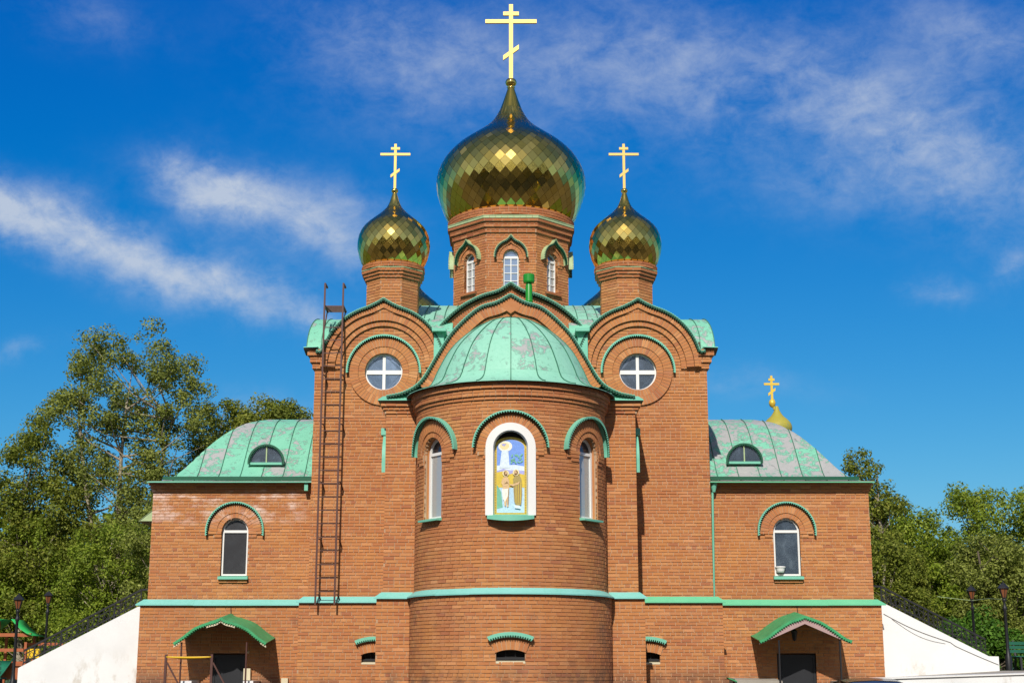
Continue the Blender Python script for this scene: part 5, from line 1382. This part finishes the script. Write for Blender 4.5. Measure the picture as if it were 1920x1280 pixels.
# left side
tree(-16.8, 30, -.45, 15.6, [(0.1, 0, 13.2, 2.9, 2.4, 2.6), (-2.4, 0, 11.6, 1.5, 1.6, 1.3), (2.5, 0, 11.4, 1.7, 1.8, 1.7), (-.2, 0, 9.0, 3.0, 2.2, 2.2), (1.4, 0, 6.2, 2.6, 2, 2.2), (-1.4, 0, 5.4, 2.4, 1.8, 2)], 'tallest airy poplar at left with pale branches showing through its open crown', 'leaf_poplar', 'bark', 'poplar_tree', 300, 246, 0.066, .60, .20, 3, G1, spread=1.0)
tree(-20.6, 29, -.45, 11, [(.1, 0, 8.9, 1.5, 1.6, 2.3), (-1.1, 0, 6.6, 1.9, 1.8, 2.2), (1.2, 0, 6.2, 1.8, 1.8, 2.4), (0, 0, 3.6, 2.4, 2, 2.2)], 'yellow-green leafy tree just left of the tallest poplar', 'leaf_yellow', 'bark', 'broadleaf_tree', 190, 275, 0.068, .62, .18, 1, G1)
tree(-23.6, 29, -.45, 8, [(0, 0, 5.9, 2.2, 2, 1.9), (.8, 0, 4.0, 2.4, 2, 2.0), (-1.2, 0, 3.2, 2.2, 2, 2)], 'rounded green tree at the far left edge', 'leaf_green', 'bark', 'broadleaf_tree', 150, 290, 0.068, .64, .17, 1, G1)
tree(-13.4, 33, -.45, 13, [(.3, 0, 11.0, 1.7, 1.8, 2.0), (1.2, 0, 9.6, 1.8, 1.8, 2.3), (-.8, 0, 7.4, 2.2, 2, 2.6)], 'light green tree between the tallest poplar and the left roof', 'leaf_yellow', 'bark', 'broadleaf_tree', 170, 290, 0.068, .60, .17, 1, G1)
tree(-10.9, 34, -.45, 13.6, [(.2, 0, 11.5, 1.5, 1.8, 1.8), (1.2, 0, 10.4, 1.2, 1.6, 1.8), (-.6, 0, 8.6, 1.9, 2, 2.4)], 'light green tree peeping over the ridge of the left wing roof', 'leaf_yellow', 'bark', 'broadleaf_tree', 140, 304, 0.068, .60, .17, 1, G1)
tree(-19.8, 29, -.45, 7.5, [(0, 0, 5.0, 1.8, 1.6, 2.0), (-.6, 0, 3.0, 2.1, 1.6, 1.8), (1.0, 0, 2.6, 1.8, 1.6, 1.6)], 'dense green tree behind the playground', 'leaf_green', 'bark', 'broadleaf_tree', 150, 253, 0.062, 0.55, .14, 2, G1)
tree(-14.9, 22, -.45, 6.8, [(0, 0, 4.4, 1.7, 1.4, 1.9), (.5, 0, 2.5, 1.9, 1.4, 1.6), (-.9, 0, 2.2, 1.5, 1.4, 1.4)], 'dark green tree close behind the left stair railing', 'leaf_green', 'bark', 'broadleaf_tree', 150, 253, 0.059, 0.52, .14, 2, G1, lean=.3)
tree(-12.3, 20, -.45, 7.6, [(0, 0, 5.2, 1.5, 1.4, 1.9), (.3, 0, 3.0, 1.7, 1.4, 1.8), (-.4, 0, 1.8, 1.5, 1.3, 1.2)], 'shaded tree with a crooked pale trunk beside the left wing wall', 'leaf_poplar', 'bark', 'broadleaf_tree', 142, 253, 0.059, 0.52, .17, 2, G1, lean=.9)
tree(-23.6, 30, -.45, 6.5, [(0, 0, 4.2, 1.9, 1.6, 1.9), (1.0, 0, 2.4, 1.8, 1.5, 1.6), (-1.2, 0, 2.2, 1.7, 1.5, 1.6)], 'bushy green tree at the left edge above the bench', 'leaf_green', 'bark', 'broadleaf_tree', 142, 274, 0.062, 0.56, .14, 2, G1)
for i, (x, y, w, h, lab) in enumerate([(-17.2, 27.5, 1.8, 2.2, 'green bush behind the playground beams'), (-14.6, 17.5, 1.2, 2.0, 'bright bush below the smaller left lantern'), (-12.2, 16, 1.3, 2.6, 'shaded bush under the upper part of the left stair railing'), (-21.8, 28, 1.5, 2.4, 'bush in shade beside the playground at the left edge')]):
    shrub(x, y, -.45, w, 1.0, h, lab, 'leaf_ivy' if i < 2 else 'leaf_green', 9000, .085, group='bushes by the left stair wall')
# right side
tree(13.9, 22, .2, 8.6, [(-.35, 0, 7.1, .65, .8, 1.3), (-.2, 0, 5.2, 1.1, 1.2, 1.6), (.3, 0, 3.0, 1.5, 1.4, 1.8), (-.9, 0, 8.0, .25, .4, .6), (.3, 0, 7.4, .4, .4, .3)], 'slim yellow-green tree rising beside the right wing corner', 'leaf_yellow', 'bark', 'broadleaf_tree', 135, 253, 0.059, 0.46, .13, 1, G2)
tree(16.2, 26, .2, 7.6, [(0, 0, 4.9, 1.9, 1.6, 1.6), (.3, 0, 3.2, 2.1, 1.6, 1.6)], 'rounded green tree right of the slim tree', 'leaf_green', 'bark_dark', 'broadleaf_tree', 135, 274, 0.062, 0.56, .15, 1, G2)
tree(19.2, 27, .2, 8.0, [(0, 0, 5.6, 1.8, 1.7, 1.9), (.8, 0, 3.3, 2.0, 1.6, 1.6), (-1.0, 0, 3.4, 1.6, 1.5, 1.6)], 'dark green tree in the middle of the right grove', 'leaf_green', 'bark_dark', 'broadleaf_tree', 142, 274, 0.062, 0.56, .15, 1, G2)
tree(21.6, 25, .2, 8.2, [(0, 0, 5.5, 1.7, 1.6, 2.0), (.6, 0, 3.2, 2.0, 1.6, 1.7), (-.8, 0, 3.0, 1.7, 1.6, 1.5)], 'green tree with two pointed tops near the right edge', 'leaf_green', 'bark_dark', 'broadleaf_tree', 150, 274, 0.062, 0.54, .15, 2, G2)
tree(24.2, 27, .2, 8.0, [(0, 0, 5.4, 2.0, 1.8, 1.8), (0, 0, 3.2, 2.2, 1.8, 1.8)], 'broad green tree cut by the right edge', 'leaf_green', 'bark_dark', 'broadleaf_tree', 120, 274, 0.062, 0.58, .15, 1, G2)
tree(17.4, 20, .2, 5.6, [(0, 0, 3.5, 1.6, 1.3, 1.5), (.3, 0, 2.0, 1.7, 1.3, 1.3)], 'shaded tree behind the right lanterns', 'leaf_poplar', 'bark_dark', 'broadleaf_tree', 127, 253, 0.056, 0.50, .13, 2, G2)
tree(18.6, 15.5, .2, 4.4, [(.2, 0, 2.9, 1.0, 1.0, 1.1), (-.1, 0, 1.9, .8, .9, .8)], 'small yellowish tree overhanging the bench at the right edge', 'leaf_yellow', 'bark_dark', 'broadleaf_tree', 82, 234, 0.053, 0.42, .09, 1, G2)
tree(12.6, 18, .2, 4.8, [(0, 0, 3.2, 1.3, 1.1, 1.3), (.5, 0, 2.0, 1.5, 1.1, 1.2)], 'yellow-green tree above the right stair railing', 'leaf_yellow', 'bark', 'broadleaf_tree', 112, 253, 0.053, 0.46, .11, 2, G2)
shrub(15.1, 15, .2, 1.5, .8, 1.95, 'bright green creeper bush behind the two right lanterns', 'leaf_ivy', 15000, .075, name='creeper_bush', group='bushes by the right stair wall')
shrub(12.2, 9, .2, 1.3, .7, 1.25, 'bright bush close behind the right stair railing', 'leaf_ivy', 10000, .065, name='creeper_bush', group='bushes by the right stair wall')
shrub(20.5, 17.5, .2, 2.2, 1.0, 2.2, 'dark bush behind the shaded bench at right', 'leaf_poplar', 10000, .085, name='creeper_bush', group='bushes by the right stair wall')
shrub(13.3, 9.6, .22, .42, .3, .55, 'orange flowers growing at the foot of the right stair wall', 'leaf_orange', 1800, .035, name='flower_clump', cat='flowers')
shrub(14.15, 7.2, .22, .35, .3, .38, 'low rose bush beside the right lantern post', 'leaf_green', 1600, .035, name='rose_bush')
mb = MB(); mb.lathe([(0, 0), (.03, .01), (.035, .04), (.02, .06), (0, .062)], 0, 0, 10); o = mb.build('rose', 'white'); o.location = (14.10, 6.95, .58); tag(o, 'single white rose above the low rose bush', 'flower')
# far-off wood closing the view behind the near trees, and an unseen wood added behind the camera for the domes to mirror
def wood(name, x0, x1, y, z, h0, h1, n, m, cr=1.0):
    P = []
    for k in range(n):
        x = RNG.uniform(x0, x1); hh = RNG.uniform(h0, h1); c = np.array([x, y + RNG.uniform(-2, 2), z + hh * RNG.uniform(.15, .95)]); q = RNG.normal(size=(90, 3)); q /= np.linalg.norm(q, axis=1, keepdims=True); P.append(c + q * cr * RNG.uniform(.3, 1, (90, 1)))
    o = leaves(name, np.concatenate(P), .22, m, None); tag(o, kind='stuff'); return o
o = wood('wood', -42, -9.5, 42, -.45, 4.5, 9.5, 620, 'leaf_green', 1.2); tag(o, 'dense wood filling the gaps behind the left trees', 'wood')
o = wood('wood', 10, 46, 38, .2, 4.0, 6.6, 420, 'leaf_green', 1.2); tag(o, 'dense wood filling the gaps behind the right trees', 'wood')
o = wood('wood', -90, 90, -52, -1.4, 14, 31, 2600, 'leaf_dark', 2.6); tag(o, 'unseen wood added behind the camera for the golden domes to mirror', 'wood')
